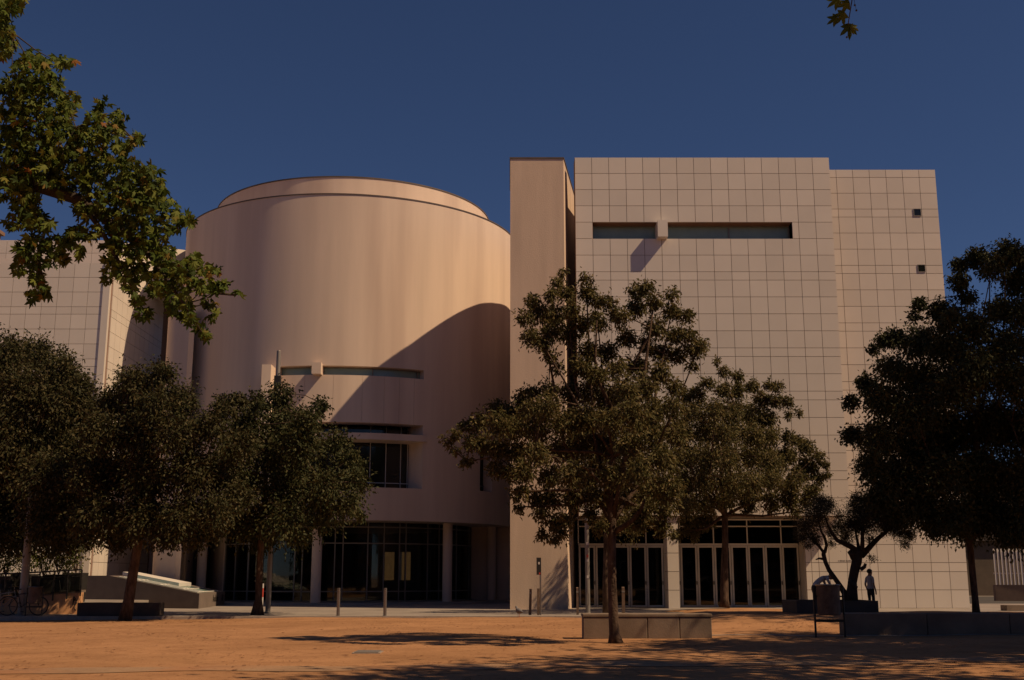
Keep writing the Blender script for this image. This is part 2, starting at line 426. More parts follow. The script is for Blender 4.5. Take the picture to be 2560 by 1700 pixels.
def frame_rect(m, x0, x1, y0, y1, z0, z1, w):
    m.box(x0, x0 + w, y0, y1, z0, z1); m.box(x1 - w, x1, y0, y1, z0, z1)
    m.box(x0 + w, x1 - w, y0, y1, z1 - w, z1); m.box(x0 + w, x1 - w, y0, y1, z0, z0 + w)
nb = 13; dw = (gx1 - gx0)/nb
tr = MB(); tr.box(gx0, gx1, yd - .03, yd + .07, ztr - .04, ztr + .06); tr.box(gx0, gx1, yd - .02, yd + .06, ztb - .025, ztb + .025)
tr.box(gx0, gx1, yd - .03, yd + .07, zgt - .06, zgt)
for i in range(0, nb + 1, 2): tr.box(gx0 + dw*i - .025, gx0 + dw*i + .025, yd - .02, yd + .06, ztr + .06, zgt - .06)
tr = tr.build('transom', 'white_frame', blk)
MB().box(gx0, gx1, yd + .02, yd + .035, ztr + .06, zgt - .06).build('pane', 'door_glass', tr)
for i in range(nb):
    x0, x1 = gx0 + dw*i + .012, gx0 + dw*(i+1) - .012
    m = MB(); frame_rect(m, x0, x1, yd - .03, yd + .05, 0.03, ztr - .05, .075)
    d_ = m.build('door', 'white_frame', blk)
    MB().box(x0 + .075, x1 - .075, yd + .005, yd + .017, .105, ztr - .125).build('pane', 'door_glass', d_)
    MB().box(x1 - .06, x1 - .025, yd - .075, yd - .03, 1.0, 1.16).build('handle', 'dark_metal', d_)
MB().box(2.9, 13.0, 49.3, 52, 0.002, 0.02).build('threshold', 'paving', blk)

# ------------------------------------------------------------------ lower panelled wing beside it (one storey step down)
YR = 51.0
wing = thing('panelled_wing', (17.4, 52, 0), 'white panelled wing with two small square windows, stepped back beside the tall block', 'building')
XRE = 20.08; zrt = 20.27
MB().box(12.97, XRE - .01, YR + PT, YR + 14, 0, 4.66).build('base_wall', 'joint', wing)
MB().box(14.74, XRE - .01, YR + PT + .003, YR + 14, 4.662, zrt).build('wall', 'joint', wing)
up = rows_down(zrt, 'hFFhFFFhFFFhFFFhFFFhFFFhFFF', 4.6)
up = [z for z in up if z > 4.9] + [4.71]
lo = [4.71, 4.32, 3.53, 2.75, 1.96, 1.57, .785, 0.0]
sq = [(at(2293, 531, YR), 0.36), (at(2303.5, 671, YR), 0.36)]
xu = [14.73] + [XRE - T*k for k in range(6, -1, -1)]
xl = [12.97, 13.23, 13.55, 14.02, 14.8, 15.37, 15.8, 16.155] + [XRE - T*k for k in range(4, -1, -1)]
nP = 0
for xs_, zs_ in ((xu, up), (xl, lo)):
    for x0, x1 in zip(xs_[:-1], xs_[1:]):
        for z1, z0 in zip(zs_[:-1], zs_[1:]):
            piece('panel', (x1-x0-GAP, PT, z1-z0-GAP), ((x0+x1)/2, YR + PT/2 - .001, (z0+z1)/2), 'panel', wing)
for p_, w_ in sq:
    m = MB(); frame_rect(m, p_.x - w_/2, p_.x + w_/2, YR - .03, YR + .01, p_.z - w_/2, p_.z + w_/2, .025)
    w = m.build('window', 'grey_metal', wing)
    MB().box(p_.x - w_/2 + .025, p_.x + w_/2 - .025, YR - .012, YR - .004, p_.z - w_/2 + .025, p_.z + w_/2 - .025).build('pane', 'black_glass', w)
p_ = at(2114, 1402, YR)
m = MB()
for k in range(9): m.box(p_.x - .33 + .07*k, p_.x - .33 + .07*k + (.05 if k % 4 else .03), YR - .006, YR - .002, p_.z - .03, p_.z + (.03 if k % 3 else .02))
m.build('lettering', 'grey_metal', wing)

# ------------------------------------------------------------------ tall stucco pier
fin = thing('stucco_pier', (1.2, 49.5, 0), 'tall narrow beige stucco pier standing forward between drum and white panelled block', 'building')
zf = at(1275, 397, 49.35).z
left_side = [(-.08, 49.35), (-.085, 53.7), (.31, 54.95), (.62, 55.85), (1.05, 57.24), (1.51, 58.61), (2.09, 60.04), (2.52, 61.3), (3.2, 63.0)]
left_side = left_side[:2] + [(x + .24, y - .09) for x, y in left_side[2:]]
poly = [(-.08, 49.35), (2.366, 49.35), (3.32, 55.7), (4.05, 63.0)] + left_side[::-1][:-1]
MB().prism(poly, 0, zf).build('wall', 'stucco_pier', fin)
cx_ = [(x + (-.03 if i > 3 or i == 0 else .03), y - (.03 if i < 2 else 0)) for i, (x, y) in enumerate(poly)]
MB().prism(cx_, zf + .002, zf + .07).build('coping', 'coping', fin)

# ------------------------------------------------------------------ the drum
DX, DY, DR = -9.5, 65.75, 9.75
def dth(u, v, R_=DR):
    q = ray(u, v); a = q[0]**2 + q[1]**2; b = -2*(q[0]*DX + q[1]*DY); c = DX*DX + DY*DY - R_*R_
    t = (-b - math.sqrt(max(0, b*b - 4*a*c)))/(2*a); P = Vector((0, 0, EYE)) + Vector(q*t)
    return math.degrees(math.atan2(P.x - DX, DY - P.y)), P.z
drum = thing('drum_hall', (DX, DY, 0), 'large round pale stucco drum above a recessed glazed ground floor', 'building')
zb, zt = 4.07, 20.77
a0, a1 = dth(694, 930)[0], dth(1060, 935)[0]
s0, s1 = dth(1200, 1170)[0], dth(1230, 1170)[0]
sw0, sw1 = 11.27, 11.74
bw0, bw1 = 5.68, 8.89
sl0, sl1 = 5.77, 8.1
Ri = DR - 1.0
def A(m, t0, t1, z0, z1, r0=Ri, r1=DR, st=0.75): m.arc(DX, DY, t0, t1, r0, r1, z0, z1, st)
m = MB()
A(m, a1, s0, zb, zt); A(m, s1, 180, zb, zt, st=1.5); A(m, -180, a0, zb, zt, st=1.0)
A(m, s0, s1, zb, sl0); A(m, s0, s1, sl1, zt)
A(m, a0, a1, zb, bw0); A(m, a0, a1, sw1, zt)
A(m, a0, a1, bw1, sw0, r1=DR - .03)
dw_ = m.build('wall', 'stucco', drum)
for k, (ua, ub) in enumerate(((694, 760), (760, 832), (832, 905), (905, 960), (960, 998), (998, 1035), (1035, 1060))):
    t0, t1 = dth(ua, 1000)[0] + .03, dth(ub, 1000)[0] - .03
    MB().arc(DX, DY, t0, t1, DR - .03, DR + .004, bw1, sw0, .75).build('panel', 'stucco', drum)
# strip window with its little box, and the pier at its left end
w = MB().arc(DX, DY, a0, a1, DR - .52, DR - .48, sw0, sw1, .75).build('strip_window', 'sky_tint_glass', drum)
m = MB(); m.arc(DX, DY, a0, a1, DR - .47, DR - .42, sw0, sw0 + .05, .75); m.arc(DX, DY, a0, a1, DR - .47, DR - .42, sw1 - .05, sw1, .75)
for u in (935, 1052): t = dth(u, 930)[0]; m.arc(DX, DY, t - .15, t + .15, DR - .47, DR - .41, sw0 + .05, sw1 - .05)
m.build('frame', 'grey_metal', w)
t0, t1 = dth(784, 925)[0], dth(806, 925)[0]
MB().arc(DX, DY, t0, t1, DR - .5, DR + .45, sw0 - .02, sw1 + .08).build('projecting_box', 'stucco', drum)
p0, p1 = at(655, 911, 55.3), at(678, 911, 55.3)
MB().box(p0.x, p1.x, 55.3, 57.6, 7.9, p0.z).build('buttress', 'stucco', drum)
# big window, ledge, clerestory
ti = dth(1021, 1160, DR - 1.35)[0]
w = MB().arc(DX, DY, a0, ti + 1.5, DR - 1.40, DR - 1.36, bw0, bw1, .75).build('big_window', 'black_glass', drum)
m = MB()
for u in (790, 828, 865, 925, 964, 1001, 1018):
    t = dth(u, 1150, DR - 1.35)[0]; m.arc(DX, DY, t - .09, t + .09, DR - 1.36, DR - 1.30, bw0, bw1)
m.arc(DX, DY, a0, ti, DR - 1.36, DR - 1.30, 5.99, 6.03, 1); m.build('mullion', 'white_frame', w)
po = math.radians(a1); pi_ = math.radians(ti)
O = (DX + DR*math.sin(po), DY - DR*math.cos(po)); I = (DX + (DR-1.36)*math.sin(pi_), DY - (DR-1.36)*math.cos(pi_))
O2 = (DX + (DR-1.4)*math.sin(po), DY - (DR-1.4)*math.cos(po))
MB().prism([I, (O[0]-.004, O[1]+.001), O2], bw0, bw1).build('splayed_reveal', 'stucco', drum)
MB().arc(DX, DY, a0, dth(1065, 1090)[0], DR - 1.35, DR + .16, 8.04, 8.36, .75).build('ledge', 'stucco', drum)
w = MB().arc(DX, DY, s0, s1, DR - .6, DR - .55, sl0, sl1).build('slot_window', 'black_glass', drum)
MB().arc(DX, DY, s0, s1, DR - .55, DR - .5, 6.07, 6.11).build('transom', 'grey_metal', w)
# roof parts
m = MB(); m.arc(DX, DY, -180, 180, DR - .3, DR + .03, zt, zt + .06, 1); m.build('coping', 'coping', drum)
r2, zr2 = 8.1, 22.3
rg = MB().arc(DX, DY, -180, 180, r2 - .4, r2, 19.6, zr2, .8).build('roof_ring', 'stucco', drum)
MB().arc(DX, DY, -180, 180, r2 - .42, r2 + .03, zr2, zr2 + .07, 1).build('coping', 'coping', rg)
m = MB(); m.lathe([(Ri, 19.5), (Ri, 19.6)], DX, DY, 72); m.build('roof', 'stucco', drum)
MB().lathe([(Ri + .05, zb + .01), (Ri + .05, zb + .25)], DX, DY, 96).build('soffit', 'stucco', drum)
# ground floor: platform, columns, glazing, dim hall behind with an opening at the back
MB().lathe([(DR + .15, 0.002), (DR + .1, .10)], DX, DY, 96).build('platform', 'paving', drum)
for u, v in ((790, 1504), (1118, 1500)):
    rc = DR - 1.2; t, _ = dth(u, 1450, rc); t = math.radians(t)
    MB().lathe([(.25, .10), (.25, zb + .02)], DX + rc*math.sin(t), DY - rc*math.cos(t), 24).build('column', 'stucco', drum, smooth=False)
for tt in (-52, -74, 78):
    rc = DR - 1.2; t = math.radians(tt)
    MB().lathe([(.25, .10), (.25, zb + .02)], DX + rc*math.sin(t), DY - rc*math.cos(t), 24).build('column', 'stucco', drum)
rg_ = DR - 2.4
gl = MB(); zv = [.12, .30, .66, 3.05, 3.86, zb]
ring = []
for z in (.14, .62, 3.02, 3.84): gl.arc(DX, DY, -50, 85, rg_ - .03, rg_ + .04, z - .03, z + .03, 1.5)
mu = [-50, -42, -34] + [dth(640 + q/3.484, 1400, rg_)[0] for q in (-60, 60, 140, 340, 405, 530, 685, 755, 970, 1110, 1245, 1300, 1490, 1590, 1740, 1850, 1905)]
for t in mu: gl.arc(DX, DY, t - .22, t + .22, rg_ - .04, rg_ + .05, .1, zb)
gl = gl.build('mullion', 'grey_metal', drum)
mus = sorted(mu) + [85]
for t0, t1 in zip(mus[:-1], mus[1:]):
    MB().arc(DX, DY, t0 + .22, t1 - .22, rg_ - .008, rg_ + .008, .1, zb, 2).build('pane', 'clear_glass', gl)
MB().arc(DX, DY, -95, -50.4, rg_ - .1, rg_ + .1, .1, zb, 2).build('side_wall', 'stucco', drum)
# the hall's rear wall: opening where the sunlit court shows through
def back_theta(u, R_):
    q = ray(u, 1400); a = q[0]**2 + q[1]**2; b = -2*(q[0]*DX + q[1]*DY); c = DX*DX + DY*DY - R_*R_
    t = (-b + math.sqrt(b*b - 4*a*c))/(2*a); P = Vector(q*t)
    return math.degrees(math.atan2(P.x - DX, DY - P.y)) % 360
rb = DR - 1.4
o0, o1 = sorted((back_theta(962, rb), back_theta(1030, rb)))
m = MB(); m.arc(DX, DY, 85, o0, rb - .2, rb, .1, zb, 3); m.arc(DX, DY, o1, 300, rb - .2, rb, .1, zb, 3); m.arc(DX, DY, o0, o1, rb - .2, rb, 2.9, zb, 3)
m.build('rear_wall', 'interior', drum)
MB().arc(DX, DY, (o0+o1)/2 - 1.2, (o0+o1)/2 + 1.0, rb - .4, rb + .1, .1, 3.25).build('door_post', 'dark_metal', drum)
MB().box(DX - 7.5, DX - 5.0, DY - 1, DY + 2.5, .1, 3.0).build('reception_screen', 'interior_pale', drum)
MB().box(-8.8, -4.6, 68.4, 68.9, .1, 1.15).build('counter', 'interior_pale', drum)
MB().box(-2.4, 3.3, 64.4, 64.8, 0, 15.5).build('link_wall', 'stucco_pier', drum)
court = thing('court_wall', (-5, 88, 0), 'sunlit tan brick courtyard wall glimpsed through the glazed hall', 'wall')
MB().prism([(-14, 87.9), (-2.6, 86.9), (-2.6, 87.4), (-14, 88.4)], 0, 5.2).build('masonry', 'brick_lit', court)

# ------------------------------------------------------------------ round stair tower left of the drum
tw = thing('stair_tower', (-17.2, 58, 0), 'low rounded stucco stair tower tucked against the left side of the drum', 'building')
pl = []
for k in range(11):
    a = math.radians(180 + 98*k/10); pl.append((-17.79 + .59*math.cos(a), 59.17 + .59*math.sin(a)))
pl += [(-17.09, 58.60), (-16.75, 58.40), (-18.3, 61.5), (-18.38, 62.5)]
MB().prism(pl, 0, 15.3).build('wall', 'stucco', tw)
MB().prism([(x*1.0 + (x + 17)*.02, y - .02) for x, y in pl], 15.302, 15.37).build('coping', 'coping', tw)

# ------------------------------------------------------------------ left panelled wing
lw = thing('panelled_annex', (-26, 60, 0), 'pale panelled wing with a stepped upper storey, behind the street trees', 'building')
YL, XLE = 57.0, -21.2
zl = 17.37
MB().box(-40, XLE - .02, YL + PT, 72, 0, zl - .01).build('wall', 'joint', lw)
lr = rows_down(zl, 'FFFhFFFhFFFhFFFhFFFhFFFhFFFFFF', 0)
lr[-1] = 0.0
xc_ = [XLE - T*k for k in range(0, 9)]
for x1, x0 in zip(xc_[:-1], xc_[1:]):
    for z1, z0 in zip(lr[:-1], lr[1:]):
        piece('panel', (x1-x0-GAP, PT, z1-z0-GAP), ((x0+x1)/2, YL + PT/2 - .001, (z0+z1)/2), 'panel', lw)
sd = MB().box(XLE - .1, XLE + .25, YL + .25, 70, 0, zl - .02).build('side_wall', 'joint', lw)
MB().box(XLE + .004, XLE + .35, YL - .06, YL + .18, 0, zl + .02).build('corner_trim', 'panel', lw)
yc_ = [YL + .62 + T*k for k in range(0, 12)]
for y0, y1 in zip(yc_[:-1], yc_[1:]):
    for z1, z0 in zip(lr[:-1], lr[1:]):
        piece('panel', (PT, y1-y0-GAP, z1-z0-GAP), (XLE + .25 + PT/2, (y0+y1)/2, (z0+z1)/2), 'panel', sd)
u_ = thing_up = MB().prism([(-40, 60), (-22.3, 60), (-19.0, 66.4), (-19.0, 73), (-40, 73)], zl, [19.5, 19.5, 20.7, 20.7, 19.5]).build('upper_storey', 'panel', lw)
for k in range(9):
    for z1, z0 in ((19.5, 18.75), (18.75, 17.97), (17.97, 17.4)):
        piece('panel', (T - GAP, .04, z1-z0-GAP), (-22.3 - T*(k + .5), 59.978, (z0+z1)/2), 'panel', u_)
MB().prism([(-31, 57.6), (-25.6, 57.6), (-25.6, 57.9), (-31, 57.9)], zl, [19.2, zl + .05, zl + .05, 19.2]).build('ramp_parapet', 'panel', lw)
MB().box(XLE - .5, -14.8, 66.6, 67.0, 0, 9).build('link_wall', 'stucco', lw)
far = thing('far_tower', (-33, 70, 0), 'brown brick building edge rising behind the left wing', 'building')
MB().box(-60, at(5, 560, 82).x, 74, 82, 0, at(5, 500, 74).z).build('wall', 'ochre_wall', far)
MB().box(-60.2, at(12, 560, 82).x, 73.7, 82.2, at(5, 503, 74).z, at(5, 494, 74).z).build('cornice', 'ochre_wall', far)

# ------------------------------------------------------------------ trees
def raw_mesh(name, V, Fq, m, parent, kind=None, smooth=False):
    """quads from numpy arrays"""
    me = bpy.data.meshes.new(name); r = parent
    while r.parent is not None: r = r.parent
    V = V - np.array(ORG.get(r.name, Vector((0, 0, 0))))
    n, f, k = len(V), len(Fq), Fq.shape[1]
    me.vertices.add(n); me.vertices.foreach_set('co', V.astype(np.float32).ravel())
    me.loops.add(f*k); me.loops.foreach_set('vertex_index', Fq.astype(np.int32).ravel())
    me.polygons.add(f); me.polygons.foreach_set('loop_start', np.arange(0, f*k, k, dtype=np.int32))
    me.polygons.foreach_set('loop_total', np.full(f, k, dtype=np.int32))
    me.update(calc_edges=True); me.materials.append(MATS[m])
    o = bpy.data.objects.new(name, me); COL.objects.link(o); o.parent = parent
    return tag(o, kind=kind)
def unit(a): return a/np.maximum(np.linalg.norm(a, axis=-1, keepdims=True), 1e-6)
def leaves_at(rng, P, L, W, droop=0.6, outward=None):
    n = len(P); a = rng.normal(size=(n, 3)); a = unit(a)
    if outward is not None: a = a*0.8 + outward*0.6
    a[:, 2] -= droop; a = unit(a)
    b = unit(np.cross(a, rng.normal(size=(n, 3)))); nn = np.cross(a, b)
    l = (L*rng.uniform(.65, 1.25, n))[:, None]; w = (W*rng.uniform(.7, 1.25, n))[:, None]
    v0 = P; v1 = P + a*l*.45 + b*w*.5 + nn*l*.1; v2 = P + a*l + nn*l*-.08; v3 = P + a*l*.45 - b*w*.5 + nn*l*.1
    V = np.stack([v0, v1, v2, v3], 1).reshape(-1, 3)
    F = np.arange(4*n).reshape(n, 4)
    return V, F
def crown_points(rng, clumps, Y, dens, per_twig=7, copies=2, spread=0.85, squash=1.0):
    """clumps: (u, v, r) photo pixels; returns leaf points, outward dirs, clump centres and some twigs"""
    cs = np.array(clumps, float); w = cs[:, 2]**2
    cu, cv = (cs[:, 0]*w).sum()/w.sum(), (cs[:, 1]*w).sum()/w.sum()
    rr = np.sqrt((cs[:, 0]-cu)**2 + (cs[:, 1]-cv)**2); Rc = np.percentile(rr + cs[:, 2], 92)
    pts, outs, cents, twigs = [], [], [], []
    for (u, v, r), q in zip(cs, rr):
        half = math.sqrt(max(Rc*Rc - q*q, (r*.8)**2))*spread
        nc = copies if r > 28 else 1
        for k in range(nc):
            dyp = rng.uniform(-1, 1)*half if r > 28 else rng.uniform(-.3, .3)*half
            Yk = Y + dyp*mpp(Y); s = mpp(Yk)
            c = np.array(at(u + rng.normal()*r*.12, v + rng.normal()*r*.12, Yk)); R_ = r*s
            cents.append((c, R_))
            nt = max(4, int(dens*(r/50.0)**2/per_twig/nc*(1.0 if nc > 1 else 1.1)))
            d = unit(rng.normal(size=(nt, 3))); d[:, 2] *= squash
            end = c + d*R_*rng.triangular(.3, .85, 1.55, nt)[:, None]; end[:, 2] -= .12*R_
            st = c + d*R_*rng.uniform(0, .35, nt)[:, None]
            t = rng.uniform(.25, 1.0, (nt, per_twig, 1))
            P = st[:, None]*(1-t) + end[:, None]*t
            P[..., 2] -= (t[..., 0]**2)*.10*R_
            P += rng.normal(size=P.shape)*(.04 + .075*R_)
            pts.append(P.reshape(-1, 3)); outs.append(np.repeat(d, per_twig, 0))
            for k2 in range(0, nt, 5): twigs.append((st[k2], end[k2]))
    return np.concatenate(pts), np.concatenate(outs), cents, twigs
def trunk_mesh(rng, trunk, cents, twigs, fork, nlimb=14, rl=.06, limbs=()):
    m = MB(); m.tube([p for p, r in trunk], [r for p, r in trunk], 10)
    top = np.array(trunk[-1][0]); fk = [np.array(p) for p, r in trunk[fork:]]; fr = [r for p, r in trunk[fork:]]
    idx = rng.permutation(len(cents))
    hubs = []
    for i in idx[:nlimb]:
        c, R_ = cents[i]; k = rng.integers(0, len(fk)); s = fk[k]
        mid = s*.5 + c*.5 + rng.normal(size=3)*.08*np.linalg.norm(c - s); mid[2] -= .03*np.linalg.norm(c - s)
        q1 = s*.75 + mid*.25 + np.array([0, 0, .05]); r0 = min(fr[k]*.62, rl*1.3)
        m.tube([s, q1, mid, mid*.4 + c*.6, c], [r0, r0*.85, r0*.6, r0*.4, r0*.2], 6); hubs += [mid, c, mid*.4 + c*.6]
    hubs = np.array(hubs) if hubs else np.array([top])
    for i in idx[nlimb:]:
        c, R_ = cents[i]; h = hubs[np.argmin(((hubs - c)**2).sum(1))]
        mid = (h + c)/2 + rng.normal(size=3)*.06*np.linalg.norm(c - h)
        m.tube([h, mid, c], [rl*.35, rl*.24, rl*.12], 5)
    for st, en in twigs:
        m.tube([st, (st + en)/2 + np.array([0, 0, .03]), en], [rl*.11, rl*.08, rl*.03], 3, caps=False)
    for pts, rads in limbs: m.tube(pts, rads, 8)
    return m
def street_tree(seed, name, label, Y, trunk_px, clumps, dens, L, W, leaf='leaf_street', fork=-2, nlimb=14, rl=.06,
                copies=2, bark='bark', limbs_px=(), group='street trees in front of the museum', base_z=0.0, spread=.85, droop=.7):
    rng = np.random.default_rng(seed); s = mpp(Y)
    tr = [(at(u, v, Y), r*s) for u, v, r in trunk_px]
    b0 = tr[0][0]; tr[0] = (Vector((b0.x, b0.y, base_z)), tr[0][1])
    t = thing(name, (b0.x, b0.y, base_z), label, 'tree', group)
    P, O, cents, twigs = crown_points(rng, clumps, Y, dens, copies=copies, spread=spread)
    lm = [([at(u, v, Y + dy) for u, v, r, dy in l], [r*s for u, v, r, dy in l]) for l in limbs_px]
    trunk_mesh(rng, tr, cents, twigs, fork, nlimb, rl, lm).build('trunk', bark, t, smooth=True)
    V, F = leaves_at(rng, P, L, W, droop, O)
    raw_mesh('crown', V, F, leaf, t, kind='stuff')
    return t
def zc(lst, ox, oy, s, k=1.0): return [(ox + x/s, oy + y/s, k*r/s) for x, y, r in lst]

street_tree(1, 'street_tree', 'dense dark street tree spreading over the bicycles and ramp railing', 43.4,
  [(-62, 1545, 16), (-60, 1450, 13), (-58, 1370, 11), (-50, 1250, 9), (-45, 1120, 7)],
  [(20,875,52),(90,885,50),(150,925,50),(198,962,48),(40,960,80),(130,1000,80),(220,1030,58),(30,1070,90),(130,1100,90),(220,1130,66),
   (30,1180,90),(120,1200,90),(210,1230,66),(40,1290,80),(130,1300,76),(215,1310,56),(-60,900,80),(-80,1010,100),(-80,1130,100),(-80,1250,100),
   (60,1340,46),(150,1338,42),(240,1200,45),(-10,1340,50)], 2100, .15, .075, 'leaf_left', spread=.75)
street_tree(2, 'street_tree', 'brownish street tree with a leaning trunk by the dark stone bench', 39.0,
  [(312, 1548, 17), (322, 1500, 13), (333, 1430, 12), (345, 1360, 11), (358, 1270, 9), (365, 1150, 7)],
  [(330,950,46),(400,935,42),(290,1000,58),(380,1000,60),(450,995,48),(250,1080,58),(340,1090,70),(440,1080,65),(520,1065,50),(560,1015,36),
   (270,1180,70),(370,1190,75),(470,1180,75),(560,1160,58),(600,1100,42),(260,1280,58),(350,1285,66),(450,1285,66),(535,1265,56),(595,1235,42),
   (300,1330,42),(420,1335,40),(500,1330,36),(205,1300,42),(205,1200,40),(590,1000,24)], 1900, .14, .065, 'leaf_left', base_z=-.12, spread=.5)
street_tree(3, 'street_tree', 'compact round street tree rising in front of the drum window', 42.0,
  [(643, 1541, 17), (646, 1500, 9), (649, 1420, 8), (653, 1340, 7.5), (662, 1240, 6), (668, 1140, 5)],
  [(650,1005,36),(700,995,40),(620,1050,46),(700,1050,58),(770,1045,42),(800,1008,22),(590,1120,56),(680,1120,68),(770,1110,58),(835,1110,42),(878,1150,36),
   (610,1210,62),(710,1210,74),(808,1200,62),(885,1200,42),(620,1285,56),(710,1292,60),(798,1280,56),(872,1255,40),(560,1290,46),(655,1338,38),(745,1332,34),
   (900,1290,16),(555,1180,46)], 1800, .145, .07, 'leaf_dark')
street_tree(4, 'street_tree', 'tall open street tree with a pale lower limb beside the long concrete bench', 25.0,
  [(1539, 1606, 20), (1536, 1585, 13), (1533, 1530, 12), (1530, 1450, 11), (1529, 1370, 11), (1530, 1310, 11), (1526, 1240, 10), (1532, 1140, 8), (1540, 1040, 6)],
  zc([(670,80,22),(640,130,30),(690,180,42),(620,200,36),(520,230,40),(480,300,36),(560,290,55),(640,300,55),(720,280,46),(800,110,26),(790,180,46),(850,220,40),
   (900,230,36),(500,400,44),(570,450,44),(620,520,34),(650,570,26),(600,380,55),(700,400,55),(780,330,55),(850,330,55),(950,300,52),(1040,180,40),(1100,160,40),
   (1060,260,52),(1150,230,44),(1240,190,34),(1230,280,50),(1310,300,36),(1330,400,40),(1250,400,52),(1150,360,52),(1350,480,44),(1390,450,34),(1270,500,44),
   (1340,560,24),(1180,500,52),(1100,450,44),(1000,420,52),(900,480,52),(820,480,56),(760,560,56),(850,600,66),(950,560,58),(1050,560,56),(1180,600,56),
   (1260,660,42),(1100,660,70),(1000,680,70),(900,720,70),(800,700,60),(700,700,50),(600,690,46),(520,690,40),(450,720,46),(600,760,66),(500,790,66),
   (400,790,56),(330,780,40),(260,840,50),(350,860,66),(450,880,76),(560,880,80),(680,840,80),(800,820,80),(920,840,80),(1040,800,80),(1150,780,70),
   (1240,780,60),(180,880,36),(120,910,32),(90,960,22),(50,945,13),(190,960,36),(260,950,46),(120,990,18),(175,1060,30),(330,980,56),(430,1000,66),
   (540,1000,76),(660,980,80),(780,960,80),(900,980,80),(1020,950,80),(1140,920,80),(1250,900,70),(330,1100,42),(420,1110,46),(480,1100,56),(600,1120,66),
   (720,1110,76),(840,1110,80),(960,1120,80),(1080,1080,80),(1200,1050,80),(450,1220,44),(440,1290,26),(540,1240,44),(620,1240,56),(720,1220,56),
   (820,1220,56),(560,1320,36),(640,1360,44),(580,1430,30),(660,1415,40),(700,1350,36),(630,1455,22),(1120,1200,80),(1220,1180,80),(1000,1240,60),
   (1100,1320,56),(1200,1300,56),(1180,1390,40),(1240,1430,20),(1060,1380,36),(860,1390,34),(800,1320,36)], 1080, 640, 2.063),
  1850, .10, .042, fork=-4, nlimb=22, rl=.05, spread=.8, base_z=-.04,
  limbs_px=[[(1536,1330,8,0),(1556,1318,7,-.15),(1580,1302,6,-.3),(1600,1278,5,-.4),(1612,1250,3,-.5)],
            [(1535,1030,4.5,-.2),(1500,960,4,-.3),(1488,900,3,-.4),(1492,800,2,-.4)], [(1560,960,4,-.2),(1595,890,3.5,-.3),(1628,830,2.6,-.3),(1650,790,1.6,-.3)]])
street_tree(5, 'street_tree', 'straight dark street tree hidden behind the tall open tree, by the doors', 43.5,
  [(1514, 1540, 8), (1514, 1450, 7.5), (1516, 1350, 7), (1518, 1250, 6), (1520, 1150, 5)],
  [(1480,1150,70),(1560,1150,70),(1520,1240,66),(1470,1060,56),(1590,1060,60),(1540,1000,56),(1610,1230,56),(1450,1220,40),(1570,1300,40)], 1000, .14, .06)
street_tree(6, 'street_tree', 'bushy street tree on a dirt mound in front of the glass doors', 45.2,
  [(1811, 1524, 14), (1811, 1500, 10.5), (1811, 1440, 9.5), (1813, 1360, 8), (1812, 1290, 7.5), (1806, 1220, 6), (1800, 1120, 5)],
  zc([(440,60,18),(480,110,30),(560,130,34),(400,170,36),(480,200,46),(560,220,46),(650,180,36),(740,180,30),(800,200,26),(700,260,46),(780,270,40),(850,280,30),
   (910,340,20),(860,360,20),(330,230,46),(250,230,38),(300,330,70),(420,330,70),(540,330,66),(650,350,66),(750,380,55),(250,450,80),(380,460,80),(510,460,80),
   (640,470,76),(750,480,58),(850,480,36),(900,500,34),(960,540,44),(1030,590,30),(1070,640,26),(1090,700,17),(860,590,56),(970,640,56),(1030,720,36),
   (250,600,80),(380,600,80),(510,600,80),(640,600,80),(760,600,70),(900,700,58),(250,740,80),(380,740,80),(510,740,80),(640,730,78),(760,720,68),(880,780,56),
   (980,780,46),(260,870,66),(380,870,66),(500,850,58),(620,840,54),(740,840,46),(860,850,46),(950,845,40),(280,970,46),(380,970,46),(220,1040,30),(300,1030,36),
   (620,905,24),(760,900,24),(900,920,26)], 1600, 880, 2.306, 1.15), 2700, .14, .06, fork=-3, nlimb=18, copies=3, base_z=.17)
street_tree(7, 'street_tree', 'big dark shaded tree overhanging the low wall at the street corner', 37.0,
  [(2442, 1548, 11), (2438, 1500, 8), (2430, 1420, 8), (2424, 1350, 8), (2430, 1230, 7), (2440, 1080, 6), (2450, 940, 5)],
  [(u, v, r*.84) for u, v, r in [(2440,640,32),(2400,662,26),(2520,630,46),(2480,660,46),(2400,700,30),(2540,700,50),(2560,640,46),(2420,740,24),(2500,765,44),(2560,780,54),(2300,762,22),
   (2340,772,30),(2288,792,16),(2380,790,46),(2440,820,56),(2520,850,66),(2240,842,34),(2202,852,22),(2180,872,16),(2300,850,56),(2370,870,66),(2450,920,80),
   (2540,940,80),(2230,920,46),(2300,940,66),(2380,970,80),(2160,962,30),(2132,1000,24),(2200,1000,56),(2280,1030,78),(2370,1060,90),(2470,1050,90),
   (2550,1060,80),(2134,1080,32),(2200,1090,66),(2290,1120,80),(2175,1160,52),(2250,1190,76),(2350,1180,90),(2450,1180,90),(2550,1180,90),(2205,1230,52),
   (2290,1265,64),(2380,1280,66),(2470,1285,70),(2550,1290,76),(2245,1290,34),(2330,1315,36),(2420,1325,40),(2520,1335,36),(2560,1320,46),
   (2650,700,90),(2650,850,100),(2660,1000,100),(2650,1150,100),(2640,1270,80),(2760,900,110),(2760,1080,110)]], 2600, .13, .065, 'leaf_dark', fork=-4, nlimb=20, copies=3, spread=.6)

